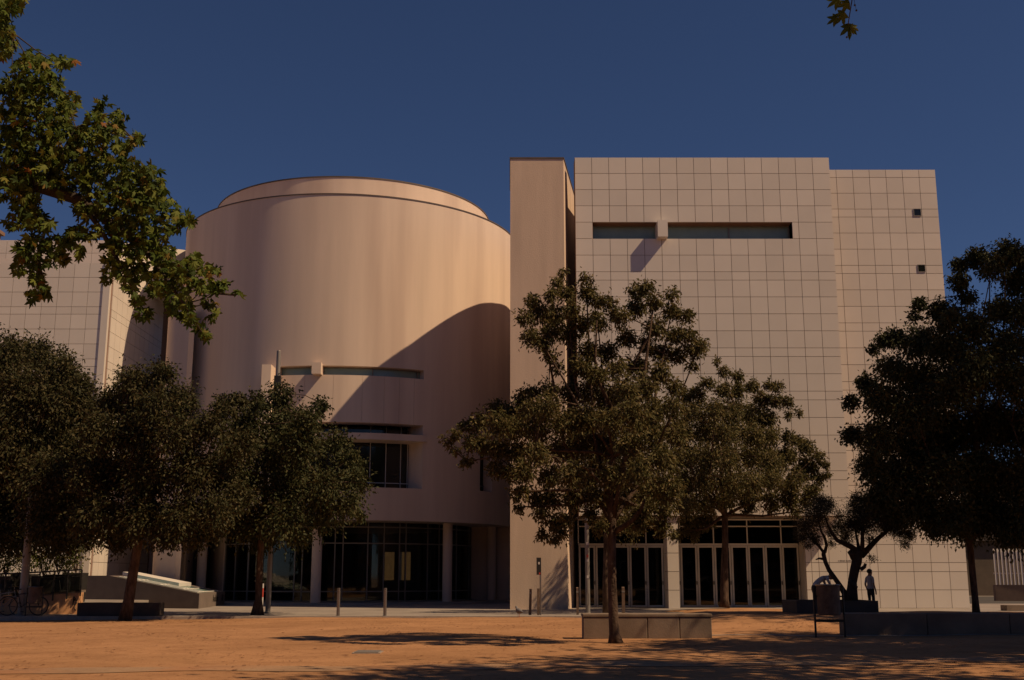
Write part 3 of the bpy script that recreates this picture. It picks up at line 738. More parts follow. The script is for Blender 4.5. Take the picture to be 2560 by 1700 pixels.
# olive in its planter
def olive():
    Y = 38.0; rng = np.random.default_rng(11); s = mpp(Y, 1.5)
    Z = lambda x, y: (1960 + x/3.92, 1200 + y/3.92)
    b = at(*Z(660, 1180), Y)
    t = thing('olive_tree', (b.x, b.y, .62), 'gnarled two-stemmed olive tree growing in the dark low planter', 'tree')
    def path(l): return [at(*Z(x, y), Y + dy) for x, y, r, dy in l], [r/3.92*s for x, y, r, dy in l]
    segs = [[(668,1190,62,0),(668,1080,52,0),(672,1000,44,0),(690,900,46,0),(715,800,50,0),(722,715,52,0),(740,680,40,0)],
            [(690,760,40,0),(665,720,32,-.1),(640,694,26,-.1)],
            [(760,740,34,0),(810,690,30,.1),(870,625,26,.2),(930,565,22,.2),(1000,510,17,.3),(1090,440,10,.4),(1180,460,6,.5)],
            [(765,700,26,-.1),(770,600,20,-.1),(768,520,17,-.2),(780,400,11,-.2),(790,280,6,-.2)],
            [(735,690,20,.1),(720,600,13,.1),(705,520,9,.2),(690,400,6,.2)],
            [(715,700,34,0),(660,655,28,-.1),(590,622,24,-.2),(520,590,21,-.3),(470,520,17,-.3),(430,440,12,-.4),(400,360,7,-.4)],
            [(750,880,20,-.1),(790,850,18,-.15),(800,820,14,-.15)], [(700,1060,30,-.1),(640,990,20,-.2)],
            [(640,1190,40,.1),(595,1110,30,.1),(545,1030,25,.1),(490,950,23,.15),(440,880,22,.2),(405,800,21,.2),(388,730,22,.2),(392,690,20,.2)],
            [(400,710,17,.2),(418,640,16,.2),(400,570,14,.1),(365,500,11,.1),(340,420,8,0),(330,340,5,0)],
            [(385,705,15,.2),(345,650,14,.3),(290,595,12,.3),(240,545,9,.4),(200,480,6,.4)], [(392,775,14,.2),(345,768,10,.2),(312,780,5,.15)],
            [(840,690,9,.1),(835,640,7,.1),(838,580,5,.1)], [(880,610,10,.2),(872,560,7,.2),(830,530,4,.2)]]
    m = MB()
    for l in segs: m.tube(*path(l), 9)
    m.build('trunk', 'bark_olive', t, smooth=True)
    cl = zc([(300,330,105),(420,245,62),(220,450,80),(300,560,52),(470,500,44),(480,620,26),(350,200,60),(180,560,40),(240,640,26),(560,430,56),(620,530,62),(540,340,30),
             (750,300,120),(700,200,54),(850,200,90),(900,350,120),(760,450,70),(960,250,76),(1000,450,62),(1100,480,70),(1190,520,60),(1200,620,36),(1000,110,40),
             (640,420,60),(1240,540,36),(1270,490,18),(1080,400,60),(840,760,18),(890,770,18),(850,570,30)], 1960, 1200, 3.92, 1.4)
    P, O, cents, tw = crown_points(rng, cl, Y, 5200, per_twig=6, copies=2, spread=.5)
    V, F = leaves_at(rng, P, .075, .022, .1, O); raw_mesh('crown', V, F, 'leaf_olive', t, kind='stuff')
    m = MB()
    for a, b_ in tw: m.tube([a, b_], [.006, .003], 3, caps=False)
    m.build('twig', 'bark_olive', t, kind='stuff')
olive()

# ------------------------------------------------------------------ plane trees
def plane_leaf_outline():
    pts = []
    lobes = [(0, 1.0), (52, .86), (-52, .86), (108, .62), (-108, .62)]
    raw = [(-160, .30), (-128, .42), (-108, .64), (-92, .48), (-80, .40), (-66, .62), (-52, .88), (-38, .62), (-26, .42), (-13, .70), (0, 1.02),
           (13, .70), (26, .42), (38, .62), (52, .88), (66, .62), (80, .40), (92, .48), (108, .64), (128, .42), (160, .30)]
    return [(r*math.sin(math.radians(a)), r*math.cos(math.radians(a))) for a, r in raw]
PL = np.array(plane_leaf_outline())
def plane_leaf_mesh(curl, name='leaf'):
    v = [(0, 0, 0)] + [(x*.5, .5*y + .15, -curl*(x*x + .5*y*y) + .05*math.sin(7*x + 3*y)) for x, y in PL]
    me = bpy.data.meshes.new(name); me.from_pydata(v, [], [(0, i, i + 1) for i in range(1, len(PL))] )
    me.materials.append(MATS['leaf_plane']); return me
PLM = [plane_leaf_mesh(c) for c in (.15, .35, .6)]
def rot_for(rng, droop=.5):
    a = rng.normal(size=3); a[2] -= droop*1.6; a /= np.linalg.norm(a)
    n = rng.normal(size=3) + np.array([.4, -.5, .9]); n -= a*np.dot(n, a); n /= np.linalg.norm(n)
    x = np.cross(a, n)
    return np.stack([x, a, n], 1)
def leaf_cloud(rng, P, size):
    base = np.array([v.co[:] for v in PLM[1].vertices]); k = len(base); V = []; F = []
    for i, p in enumerate(P):
        V.append(p + (base*size*rng.uniform(.65, 1.15)) @ rot_for(rng).T)
    V = np.concatenate(V); tri = np.array([p.vertices[:] for p in PLM[1].polygons])
    F = np.concatenate([tri + i*k for i in range(len(P))])
    return V, F
def plane_left():
    rng = np.random.default_rng(21); Y = 13.0
    cl = [(40,40,50),(70,30,40),(20,130,45),(40,190,48),(10,250,40),(150,270,36),(180,330,60),(270,290,30),(310,300,30),(90,330,40),(60,420,60),(130,420,60),(230,410,62),(320,480,50),
          (60,540,70),(170,540,70),(290,560,62),(470,500,26),(440,560,40),(550,550,34),(530,610,34),(630,650,34),(60,660,80),(170,660,80),(290,660,80),
          (400,640,60),(490,640,50),(570,690,40),(80,780,80),(200,780,80),(330,770,80),(450,760,70),(540,770,46),(610,800,46),(690,810,46),(740,860,30),
          (40,880,60),(140,870,66),(290,880,56),(430,860,60),(560,880,62),(660,890,62),(730,900,36),(110,960,50),(60,1030,40),(150,1020,50),(200,1040,34),
          (390,970,52),(480,960,56),(590,980,60),(690,980,60),(780,970,44),(830,1010,32),(880,1020,28),(350,1080,36),(430,1090,40),(540,1070,56),(640,1070,60),
          (740,1070,50),(800,1060,30),(150,1140,46),(250,1140,46),(310,1130,40),(370,1170,28),(110,1170,34),(90,1240,34),(160,1220,40),(240,1210,36),(290,1200,26),
          (170,1290,34),(190,1350,30),(150,1370,28),(215,1370,18),(510,1160,46),(600,1160,56),(690,1160,50),(770,1170,36),(510,1240,36),(500,1300,22),(580,1260,46),
          (660,1250,46),(740,1250,40),(800,1260,44),(600,1330,36),(640,1390,32),(660,1450,30),(720,1340,40),(780,1340,40),(860,1230,36),(900,1200,30),(950,1260,34),
          (870,1300,44),(940,1330,34),(790,1420,34),(850,1400,36),(870,1470,34),(830,1460,24),(960,1400,26),(1000,1340,26),(1030,1330,22),(980,1470,22),(1000,1260,18),
          (930,1530,26),(950,1560,20),(1095,1360,14)]
    cl = zc(cl, 0, 0, 1.845)
    t = thing('plane_tree', (-9.6, 13.4, -.03), 'leafy plane tree bough reaching in overhead, with lobed green and yellowing leaves', 'tree')
    m = MB()
    trunk = [(-9.6, 13.4, -.1), (-9.55, 13.4, 1.5), (-9.4, 13.3, 3.5), (-9.2, 13.2, 5.4), (-9.3, 13.1, 7.5), (-9.1, 13.0, 9.5)]
    m.tube(trunk, [.36, .28, .25, .22, .16, .08], 12)
    def limb(l, r0, r1):
        P = [at(u, v, Y + dy) if len((u, v, dy)) and u is not None else Vector((-9.25, 13.2, v)) for u, v, dy in l]
        n = len(P); m.tube(P, [r0 + (r1 - r0)*i/(n-1) for i in range(n)], 7)
    limb([(None, 5.2, 0), (-150, 380, .1), (0, 440, 0), (110, 470, -.1), (200, 500, -.1), (280, 560, 0), (360, 620, 0), (440, 690, .1), (520, 730, .1), (590, 738, .1)], .12, .012)
    limb([(110, 470, -.1), (150, 400, 0), (190, 320, .1), (260, 300, .1), (330, 345, .1)], .04, .008)
    limb([(40, 450, 0), (80, 520, .2), (110, 580, .2), (100, 650, .2), (95, 720, .2)], .035, .006)
    limb([(200, 500, -.1), (250, 570, -.2), (290, 640, -.2), (330, 720, -.2), (350, 790, -.2)], .04, .006)
    limb([(360, 620, 0), (410, 690, -.2), (460, 760, -.2), (505, 830, -.2)], .03, .006)
    limb([(200, 500, -.1), (290, 470, 0), (370, 460, .1), (410, 480, .1)], .035, .006)
    limb([(360, 620, 0), (420, 590, .2), (470, 560, .2)], .02, .006)
    limb([(None, 7.4, 0), (-150, 60, 0), (-40, 50, 0), (30, 80, .1), (40, 130, .1)], .08, .008)
    for c in cl:
        a = at(c[0], c[1], Y); b_ = min([at(u, v, Y) for u, v in ((110,470),(200,500),(280,560),(360,620),(440,690),(190,320),(330,345),(100,650),(330,720),(460,760),(370,460),(30,80))], key=lambda q: (q - a).length)
        if rng.random() < .55: m.tube([b_, (a + b_)/2 + Vector((0, 0, -.03)), a], [.010, .007, .003], 4, caps=False)
    m.build('trunk', 'bark_plane', t, smooth=True)
    P = []; 
    for u, v, r in cl:
        n = max(4, int(.078*r*r))
        for k in range(n):
            a = rng.uniform(0, 2*math.pi); q = r*math.sqrt(rng.uniform(0, 1))
            P.append(np.array(at(u + q*math.cos(a), v - 8 + q*math.sin(a), Y + rng.uniform(-.5, .5)*(1.2 if r > 15 else .2))))
    P = np.array(P); order = rng.permutation(len(P)); near = P[order[:300]]; restP = P[order[300:]]
    for p in near:
        o = bpy.data.objects.new('leaf', PLM[rng.integers(0, 3)]); COL.objects.link(o); o.parent = t
        M = Matrix(rot_for(rng).tolist()); o.rotation_euler = M.to_euler(); s = .165*rng.uniform(.65, 1.15); o.scale = (s, s, s)
        o.location = Vector(p) - ORG[t.name]
    V, F = leaf_cloud(rng, restP, .165); raw_mesh('foliage', V, F, 'leaf_plane', t, kind='stuff')
    # rest of the crown, outside the frame to the left
    Pc = np.array([-10.3, 12.0, 8.6]) + rng.normal(size=(900, 3))*np.array([1.1, 1.5, 1.3])
    Pd = np.concatenate([np.array(c_) + rng.normal(size=(150, 3))*np.array([.5, .7, .5]) for c_ in ((-8.8,12.8,6.0),(-8.0,13.1,5.6),(-7.3,13,6.3),(-7.1,12.6,5.4),(-8.3,12.4,7.4),(-7.4,12.8,7.6),(-8.8,13.6,8.4),(-7.2,13.2,8.5),(-9.6,13.8,7.2))])
    Pc = np.concatenate([Pc, Pd]); Pc = Pc[(Pc[:, 0] < -.475*Pc[:, 1] - .15)]
    V, F = leaf_cloud(rng, Pc, .24); raw_mesh('upper_foliage', V, F, 'leaf_plane', t, kind='stuff')
plane_left()
def plane_shade(seed, name, label, base, hc, ext, n, size, sprig=False, cond=None, nc=40):
    rng = np.random.default_rng(seed); bx, by = base
    t = thing(name, (bx, by, -.03), label, 'tree', 'tall plane trees shading the square')
    m = MB(); m.tube([(bx, by, -.1), (bx - .1, by, 2.5), (bx, by + .1, hc - 1.2), (bx + .1, by, hc + ext[2]*.6)], [.36, .27, .2, .06], 12)
    cents = []
    for k in range(nc):
        d = unit(rng.normal(size=3)); c = np.array([bx, by, hc]) + d*np.array(ext)*rng.uniform(.4, .95); cents.append(c)
        s = np.array([bx, by, hc - 1.0 + rng.uniform(-.6, .8)]); m.tube([s, (s + c)/2 + np.array([0, 0, .2]), c], [.09, .05, .015], 6)
    P = np.concatenate([c + rng.normal(size=(n//nc, 3))*np.array([.75, .75, .5]) for c in cents])
    if cond is not None: P = P[cond(P)]
    if sprig:
        a = at(2150, -420, 9.5); tip = at(2120, 62, 9.5)
        m.tube([(bx, by, hc - .3), ((bx + a.x)/2, (by + a.y)/2, a.z + .5), (a.x, a.y, a.z), tuple(at(2138, -120, 9.5)), tuple(at(2130, 0, 9.5)), tuple(tip)], [.1, .06, .02, .007, .005, .004], 6)
        for x, y in ((2137, 13), (2141, 26), (2117, 93)):
            p = at(x, y, 9.5); mb = MB().lathe([(.002, p.z - .010), (.008, p.z - .006), (.010, p.z), (.007, p.z + .007), (.002, p.z + .010)], p.x, p.y, 8)
            mb.build('seed_ball', 'berry', t, smooth=True)
            m.tube([at(2134, y - 30, 9.5), at(x, y, 9.5)], [.0015, .0015], 4)
        for (x, y, s, ang, tilt) in ((2125, 8, .20, 1.8, .5), (2098, -4, .20, 2.2, .4), (2112, 30, .21, 2.5, .6), (2122, 58, .23, 3.2, .4), (2094, 42, .17, 2.2, .7), (2126, 66, .14, 4.3, .5),
                                     (2105, -35, .2, 2.6, .5), (2140, -60, .2, 3.4, .5)):
            o = bpy.data.objects.new('leaf', PLM[1]); COL.objects.link(o); o.parent = t
            q = at(x, y, 9.5); o.location = q - ORG[t.name]; o.scale = (s, s, s)
            M = Matrix.Rotation(math.radians(90), 3, 'X'); o.rotation_euler = (Matrix.Rotation(tilt - .4, 3, 'X') @ Matrix.Rotation(-ang, 3, 'Y') @ M).to_euler()
    m.build('trunk', 'bark_plane', t, smooth=True)
    V, F = leaf_cloud(rng, P, size); raw_mesh('crown', V, F, 'leaf_plane', t, kind='stuff')
inframe = lambda P, mg: (P[:, 0] < .47*P[:, 1] + mg) & (P[:, 2] < 1.35 + .56*P[:, 1] + .5) & (P[:, 1] > 0)
plane_shade(31, 'plane_tree', 'plane tree whose hanging leafy sprig dangles into the sky over the white block', (11.8, 11.0), 11.0, (6.5, 6.0, 2.4), 15000, .36, True, nc=70,
            cond=lambda P: ~inframe(P, 1.0))
plane_shade(32, 'plane_tree', 'tall plane tree shading the low wall and bin', (21.8, 23.4), 12.5, (5.2, 2.2, 4.2), 10500, .42, cond=lambda P: ~inframe(P, 2.0))
plane_shade(33, 'plane_tree', 'tall plane tree by the street corner shading the big dark tree', (26.0, 31.0), 17.0, (7.0, 4.5, 7.0), 10500, .42, cond=lambda P: ~inframe(P, 2.5))
plane_shade(34, 'plane_tree', 'spreading plane tree shading the dirt in front of the low wall', (16.8, 19.5), 11.0, (5.5, 4.6, 3.2), 12000, .40, nc=55, cond=lambda P: ~inframe(P, 1.0))

# ------------------------------------------------------------------ things on the square
def cbox(name, parent_args, x0, x1, y0, y1, z0, z1, m, bev=.015):
    """bevelled stone block as one thing; returns it"""
    cx, cy = (x0+x1)/2, (y0+y1)/2
    bm = bmesh.new(); bmesh.ops.create_cube(bm, size=1.0); bmesh.ops.scale(bm, vec=(x1-x0, y1-y0, z1-z0), verts=bm.verts)
    bmesh.ops.translate(bm, vec=(0, 0, (z1-z0)/2), verts=bm.verts)
    bmesh.ops.bevel(bm, geom=bm.edges[:], offset=bev, segments=2, affect='EDGES')
    me = bpy.data.meshes.new(name); bm.to_mesh(me); bm.free(); me.materials.append(MATS[m])
    o = bpy.data.objects.new(name, me); COL.objects.link(o); o.location = (cx, cy, z0)
    return o, me
# long concrete bench in three cast blocks with a capping line
a_, b_ = at(1458, 1560, 26.7), at(1777, 1560, 26.9)
zt_ = at(1600, 1537, 26.7).z
bn = thing('concrete_bench', (3.1, 27.1, -.04), 'long low concrete bench wall with cast joints, behind the open tree', 'bench')
xs_ = [a_.x, at(1619, 1560, 26.7).x, at(1698, 1560, 26.8).x, b_.x]
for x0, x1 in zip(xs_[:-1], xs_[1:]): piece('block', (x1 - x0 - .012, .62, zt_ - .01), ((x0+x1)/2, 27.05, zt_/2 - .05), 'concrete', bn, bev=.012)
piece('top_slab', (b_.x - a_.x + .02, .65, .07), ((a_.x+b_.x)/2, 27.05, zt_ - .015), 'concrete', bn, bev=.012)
# long low wall at the right, in the shade
x0 = at(2112, 1560, 28.2).x
lwl = thing('low_wall', (12, 28.5, -.04), 'long low stone wall in the shade behind the litter bin', 'wall')
zt_ = at(2300, 1531, 28.2).z
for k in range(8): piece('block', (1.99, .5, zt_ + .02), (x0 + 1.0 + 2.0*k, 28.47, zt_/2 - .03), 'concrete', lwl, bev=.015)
# olive planter
YP = 37.0; x0, x1 = at(1992, 1515, YP).x, at(2196, 1515, YP).x; zt_ = at(2100, 1502, YP).z
pt = thing('olive_planter', ((x0+x1)/2, YP + 1, .1), 'low dark rectangular stone planter holding the olive tree', 'planter')
m = MB(); m.box(x0, x1, YP, YP + .16, -.05, zt_); m.box(x0, x1, YP + 1.84, YP + 2.0, -.05, zt_); m.box(x0, x0+.16, YP + .16, YP + 1.84, -.05, zt_); m.box(x1-.16, x1, YP + .16, YP + 1.84, -.05, zt_)
m.build('kerb_frame', 'stone_dark', pt); MB().box(x0+.16, x1-.16, YP + .16, YP + 1.84, .1, zt_ - .04).build('soil', 'subsoil', pt)
# dark stone bench and skylight wedge at the left
o, me = cbox('stone_bench', None, at(190, 1520, 40.75).x, at(395, 1520, 40.75).x, 40.85, 41.5, 0.0, at(200, 1507, 40.85).z, 'stone_dark')
tag(o, 'dark rectangular stone bench behind the leaning tree trunk', 'bench')
wd = thing('skylight_wedge', (-16, 52.5, 0), 'sloping stone skylight box with a white louvre and sign on its low end', 'skylight')
WA = 2.6; fx0, fx1 = at(197, 1480, 52.8).x, at(497, 1505, 50.2).x
def wy(x): return 50.2 + WA*(fx1 - x)/(fx1 - fx0)
zh = at(230, 1439, 52.4).z; zl_ = at(497, 1484, 50.2).z
xb = at(272, 1440, 52.1).x; bk = 57.2; sh = -.62
m = MB()
F_ = [(fx0, wy(fx0)), (xb, wy(xb)), (fx1, 50.2)]; B_ = [(fx1 + sh, bk), (xb + sh, bk + wy(xb) - 50.2), (fx0 + sh, bk + WA)]
vs = [(x, y, 0) for x, y in F_ + B_] + [(*F_[0], zh), (*F_[1], zh), (*F_[2], zl_), (*B_[0], zl_), (*B_[1], zh), (*B_[2], zh)]
m.add(vs, [(5,4,3,2,1,0), (6,7,10,11), (7,8,9,10), (0,1,7,6), (1,2,8,7), (2,3,9,8), (3,4,10,9), (4,5,11,10), (5,0,6,11)])
m.build('casing', 'stone_grey', wd)
def slope_pt(t, y, dz):
    x = xb + (fx1 - xb)*t; return Vector((x + sh*(y - 50.2)/7.0, y + wy(x) - 50.2, zh + (zl_ - zh)*t + dz))
m = MB()
vs = [slope_pt(.0, 52.6, .02), slope_pt(.66, 52.6, .02), slope_pt(.66, 55.6, .02), slope_pt(.0, 55.6, .02)]
vs += [v + Vector((0, 0, .16)) for v in vs]
m.add(vs, [(3,2,1,0),(4,5,6,7),(0,1,5,4),(1,2,6,5),(2,3,7,6),(3,0,4,7)]); lv = m.build('louvre', 'white_paint', wd)
m = MB()
for y in (50.5, 51.3, 52.1): m.tube([slope_pt(.1, y, .03), slope_pt(.97, y, .03)], .022, 6)
for tt in (.3, .55, .8, .97): m.tube([slope_pt(tt, 50.5, .03), slope_pt(tt, 55.8, .03)], .02, 6)
m.build('glazing_bar', 'white_paint', wd)
vs = [slope_pt(.08, 50.45, .006), slope_pt(.975, 50.45, .006), slope_pt(.975, 55.9, .006), slope_pt(.08, 55.9, .006)]
MB().add(vs, [(0,1,2,3)]).build('pane', 'sky_tint_glass', wd)
def text_mesh(name, s, size, m, parent, loc, rot, ext=.004):
    cu = bpy.data.curves.new(name, 'FONT'); cu.body = s; cu.size = size; cu.extrude = ext; cu.align_x = 'LEFT'
    tmp = bpy.data.objects.new(name, cu); COL.objects.link(tmp); dg = bpy.context.evaluated_depsgraph_get()
    me = bpy.data.meshes.new_from_object(tmp.evaluated_get(dg)); bpy.data.objects.remove(tmp)
    me.materials.clear(); me.materials.append(MATS[m])
    o = bpy.data.objects.new(name, me); COL.objects.link(o); o.parent = parent
    r = parent
    while r.parent is not None: r = r.parent
    o.location = Vector(loc) - ORG[r.name]; o.rotation_euler = rot; return o
ang = math.atan2(bk - 50.2, sh)
e0 = Vector((fx1, 50.2, 0)); e1 = Vector((fx1 + sh, bk, 0)); nrm = Vector((math.sin(ang), -math.cos(ang), 0))
def end_pt(k, z): return e0.lerp(e1, k) + nrm*.008 + Vector((0, 0, z))
text_mesh('sign_text', 'Auditori', .46, 'graffiti', wd, end_pt(.50, .22), (math.radians(90), 0, ang))
q0, q1 = end_pt(.85, 0), end_pt(.93, 0)
MB().add([(q0.x, q0.y, .22), (q1.x, q1.y, .22), (q1.x, q1.y, .52), (q0.x, q0.y, .52)], [(0,1,2,3)]).build('sign_emblem', 'graffiti', wd)
# ramp wall with railing, left
rx0, rx1 = -24.0, at(198, 1500, 43.0).x
rw = thing('ramp_wall', (rx1 - 2, 42.4, 0), 'low sunlit orange concrete ramp wall with a black scrawl', 'wall')
zr1 = at(198, 1481, 43.0).z; zr0 = at(0, 1500, 43.0).z
zA = zr0 - (zr1 - zr0)*1.6
MB().add([(rx0,43.0,-.02),(rx1,43.0,-.02),(rx1,43.4,-.02),(rx0,43.4,-.02),(rx0,43.0,zA),(rx1,43.0,zr1),(rx1,43.4,zr1),(rx0,43.4,zA)],
         [(3,2,1,0),(4,5,6,7),(0,1,5,4),(1,2,6,5),(2,3,7,6),(3,0,4,7)]).build('wall', 'concrete_warm', rw)
MB().add([(rx0,42.97,zA+.003),(rx1,42.97,zr1+.003),(rx1,43.6,zr1+.003),(rx0,43.6,zA+.003),(rx0,42.97,zA+.09),(rx1,42.97,zr1+.09),(rx1,43.6,zr1+.09),(rx0,43.6,zA+.09)],
         [(3,2,1,0),(4,5,6,7),(0,1,5,4),(1,2,6,5),(2,3,7,6),(3,0,4,7)]).build('coping_slab', 'concrete', rw)
Zg = lambda x, y: at(x/6.27, 1330 + y/6.27, 42.985)
m = MB(); m.tube([Zg(1140,1150),Zg(1150,1080),Zg(1160,1010),Zg(1185,1050),Zg(1150,1085),Zg(1195,1065),Zg(1200,1110),Zg(1165,1160),Zg(1165,1200),Zg(1190,1230)], .022, 5)
m.build('graffiti_scrawl', 'graffiti', rw)
MB().box(rx0, rx1, 43.6, 56.8, 0.004, .35).build('terrace', 'paving', rw)
rl = thing('ramp_railing', (-19, 42.16, 0), 'dark metal guard railing along the top of the ramp wall', 'railing')
def rail_z(u): return at(u, 1437 - .04*u, 42.92).z
m = MB(); m.tube([at(-60, 1436, 42.92), at(30, 1434, 42.92), at(100, 1430, 42.92), at(205, 1424, 42.92)], .03, 8); m.build('top_rail', 'dark_metal', rl)
m = MB(); m.tube([at(-60, 1452, 42.92), at(205, 1440, 42.92)], .014, 6); m.build('mid_rail', 'dark_metal', rl)
for u, vt, vb in ((-30, 1436, 1512), (11, 1434, 1508), (58, 1432, 1508), (97, 1430, 1505), (134, 1427, 1502), (169, 1425, 1498), (203, 1424, 1490)):
    a, b = at(u + 1, vt, 42.92), at(u - 3, vb, 42.92); MB().box(b.x - .02, b.x + .02, 42.9, 42.965, b.z, a.z).build('post', 'dark_metal', rl)
MB().add([at(97, 1440, 42.93), at(200, 1436, 42.93), at(198, 1478, 42.93), at(96, 1487, 42.93)], [(0,1,2,3)]).build('glass_screen', 'door_glass', rl)
# slat fence behind the shrubs
fy = 56.0; fz0 = .35; ft = at(100, 1362, fy).z
sf = thing('slat_fence', (-24, fy, 0), 'white vertical slat fence glowing behind the potted shrubs', 'fence')
x0, x1 = -29.5, XLE - .1; k = 0
x = x0
while x < x1:
    piece('slat', (.075, .05, ft - fz0), (x, fy, (ft + fz0)/2), 'white_paint', sf); x += .15
for z in (fz0 + .25, ft - .2): MB().box(x0, x1, fy + .026, fy + .07, z - .03, z + .03).build('rail', 'white_paint', sf)
MB().box(x0, x1, fy + .1, fy + .2, ft + .1, ft + 1.2).build('fascia', 'white_paint', sf)
# planters and shrubs behind the railing
def shrub(seed, u, vtop, vbot, wpx, Y, label, pot=True):
    rng = np.random.default_rng(seed); s = mpp(Y, 1); c = at(u, vbot, Y)
    t = thing('potted_shrub' if pot else 'shrub', (c.x, c.y, .35), label, 'shrub', 'shrubs behind the ramp railing')
    zb_ = .35; zp = at(u, vbot, Y).z
    if pot:
        w = wpx*.42*s
        m = MB(); m.add([(c.x-w*.85,Y-w*.8,zb_),(c.x+w*.85,Y-w*.8,zb_),(c.x+w*.85,Y+w*.8,zb_),(c.x-w*.85,Y+w*.8,zb_),(c.x-w,Y-w,zp),(c.x+w,Y-w,zp),(c.x+w,Y+w,zp),(c.x-w,Y+w,zp)],
              [(3,2,1,0),(4,5,6,7),(0,1,5,4),(1,2,6,5),(2,3,7,6),(3,0,4,7)]).build('pot', 'dark_metal', t)
    cl = [(u + rng.uniform(-.35, .35)*wpx, vtop + (vbot - vtop)*f, wpx*rng.uniform(.28, .42)) for f in (.15, .3, .45, .6, .75, .5, .35, .65)]
    P, O, ce, tw = crown_points(rng, cl, Y, 420, per_twig=6, copies=1, spread=.6)
    m = MB()
    for c_, R_ in ce: m.tube([(c.x, Y, zp - .02), ((c.x + c_[0])/2, (Y + c_[1])/2, (zp + c_[2])/2 + .05), tuple(c_)], [.02, .014, .006], 5)
    m.build('stem', 'bark', t)
    V, F = leaves_at(rng, P, .11, .065, .1, O); raw_mesh('foliage', V, F, 'leaf_bush', t, kind='stuff')
shrub(51, 14, 1352, 1440, 60, 47.0, 'leafy shrub at the outer end of the ramp railing')
shrub(52, 62, 1350, 1435, 60, 47.5, 'yellow-green shrub behind the grey lamp post')
shrub(53, 108, 1362, 1440, 50, 46.5, 'loose green shrub between lamp post and dark pot')
shrub(54, 146, 1352, 1436, 60, 46.0, 'dark green shrub in front of the slat fence')
shrub(55, 190, 1342, 1432, 56, 47.0, 'upright shrub nearest the wing corner, in a dark pot')
def chair(seed, u, Y, label, rz):
    p = at(u, 1500, Y); t = thing('cafe_chair', (p.x, Y, .35), label, 'chair', 'cafe chairs on the terrace', rz)
    for sx in (-.2, .2):
        for sy in (-.2, .2): MB().tube([(sx, sy, 0), (sx*.9, sy*.9, .44)], .015, 6).build('leg', 'steel', t, local=True)
    MB().box(-.23, .23, -.22, .22, .44, .475).build('seat', 'dark_metal', t, local=True)
    MB().add([(-.22,.2,.5),(.22,.2,.5),(.22,.23,.5),(-.22,.23,.5),(-.21,.28,.88),(.21,.28,.88),(.21,.31,.88),(-.21,.31,.88)],
             [(3,2,1,0),(4,5,6,7),(0,1,5,4),(1,2,6,5),(2,3,7,6),(3,0,4,7)]).build('backrest', 'dark_metal', t, local=True)
    m = MB(); m.tube([(-.18,.2,.47),(-.18,.25,.7)], .012, 5); m.tube([(.18,.2,.47),(.18,.25,.7)], .012, 5); m.build('back_frame', 'steel', t, local=True)
for k, (u, Y, r, lb) in enumerate(((12, 45.0, .4, 'dark cafe chair at the outer end of the terrace railing'), (34, 45.6, 2.0, 'dark cafe chair just beside the lamp post, behind the bicycles'),
                                (118, 45.0, 3.6, 'dark cafe chair below the loose green shrub'), (152, 45.2, 2.6, 'dark cafe chair near the terrace end by the skylight box'))):
    chair(k, u, Y, lb, r)

# ------------------------------------------------------------------ posts, bollards, bins, bicycles
def bollard(u, vt, Y, r, m_, label, name='bollard', lean=0, grp='bollards along the paving edge', cap=True):
    b = at(u, 1540, Y); zt_ = at(u, vt, Y).z
    t = thing(name, (b.x, Y, 0), label, 'bollard' if name == 'bollard' else 'post', grp)
    m = MB(); m.lathe([(r, 0), (r, zt_ - .09), (r*.86, zt_ - .085), (r*.86, zt_ - .065), (r, zt_ - .06), (r, zt_ - .01), (r*.8, zt_)], 0, 0, 16)
    o = m.build('shaft', m_, t, local=True)
    MB().lathe([(r*1.5, 0.0), (r*1.5, .012)], 0, 0, 16).build('base_ring', 'grey_metal', t, local=True)
    t.rotation_euler = (0, lean, 0); return t
bollard(845, 1470, 41.0, .058, 'steel', 'round steel bollard on the paving, nearer the compact tree')
bollard(962, 1470, 41.0, .058, 'steel', 'round steel bollard with a bright top fleck, nearer the stucco pier')
def post(u, vt, Y, w, m_, label, lean=0.0):
    b = at(u, 1537, Y); zt_ = at(u, vt, Y).z
    t = thing('wooden_post', (b.x, Y, 0), label, 'post', 'short dark posts along the paving edge')
    m = MB(); m.add([(-w,-w,0),(w,-w,0),(w,w,0),(-w,w,0),(-w*.9,-w*.9,zt_-.03),(w*.9,-w*.9,zt_-.03),(w*.9,w*.9,zt_),(-w*.9,w*.9,zt_)],
           [(3,2,1,0),(4,5,6,7),(0,1,5,4),(1,2,6,5),(2,3,7,6),(3,0,4,7)]); m.build('shaft', m_, t, local=True)
    MB().box(-w*1.02, w*1.02, -w*1.04, -w*.99, zt_*.8, zt_*.86).build('reflector_band', 'grey_metal', t, local=True)
    t.rotation_euler = (0, lean, 0)
post(1325, 1471, 42.2, .05, 'rust_post', 'short leaning dark post beside the tall slim sign post', .03)
post(1444, 1468, 42.2, .042, 'rust_post', 'short dark post with a red mark in front of the pier edge')
post(1559, 1467, 42.4, .055, 'rust_post', 'short dark post behind the open tree trunk by the doors')
b = at(1348, 1540, 42.0)
sp = thing('sign_post', (b.x, 42.0, 0), 'slim steel post with a narrow dark sign plate and stickers', 'sign')
zt_ = at(1348, 1394, 42).z
MB().tube([(b.x + .05, 42, 0), (b.x + .05, 42, zt_)], .032, 10).build('pole', 'steel', sp)
MB().box(b.x - .09, b.x + .075, 41.93, 41.96, at(1348, 1437, 42).z, zt_).build('sign_plate', 'dark_metal', sp)
MB().box(b.x - .03, b.x + .03, 41.925, 41.929, at(1348, 1411, 42).z, at(1348, 1405, 42).z).build('sticker', 'sticker', sp)
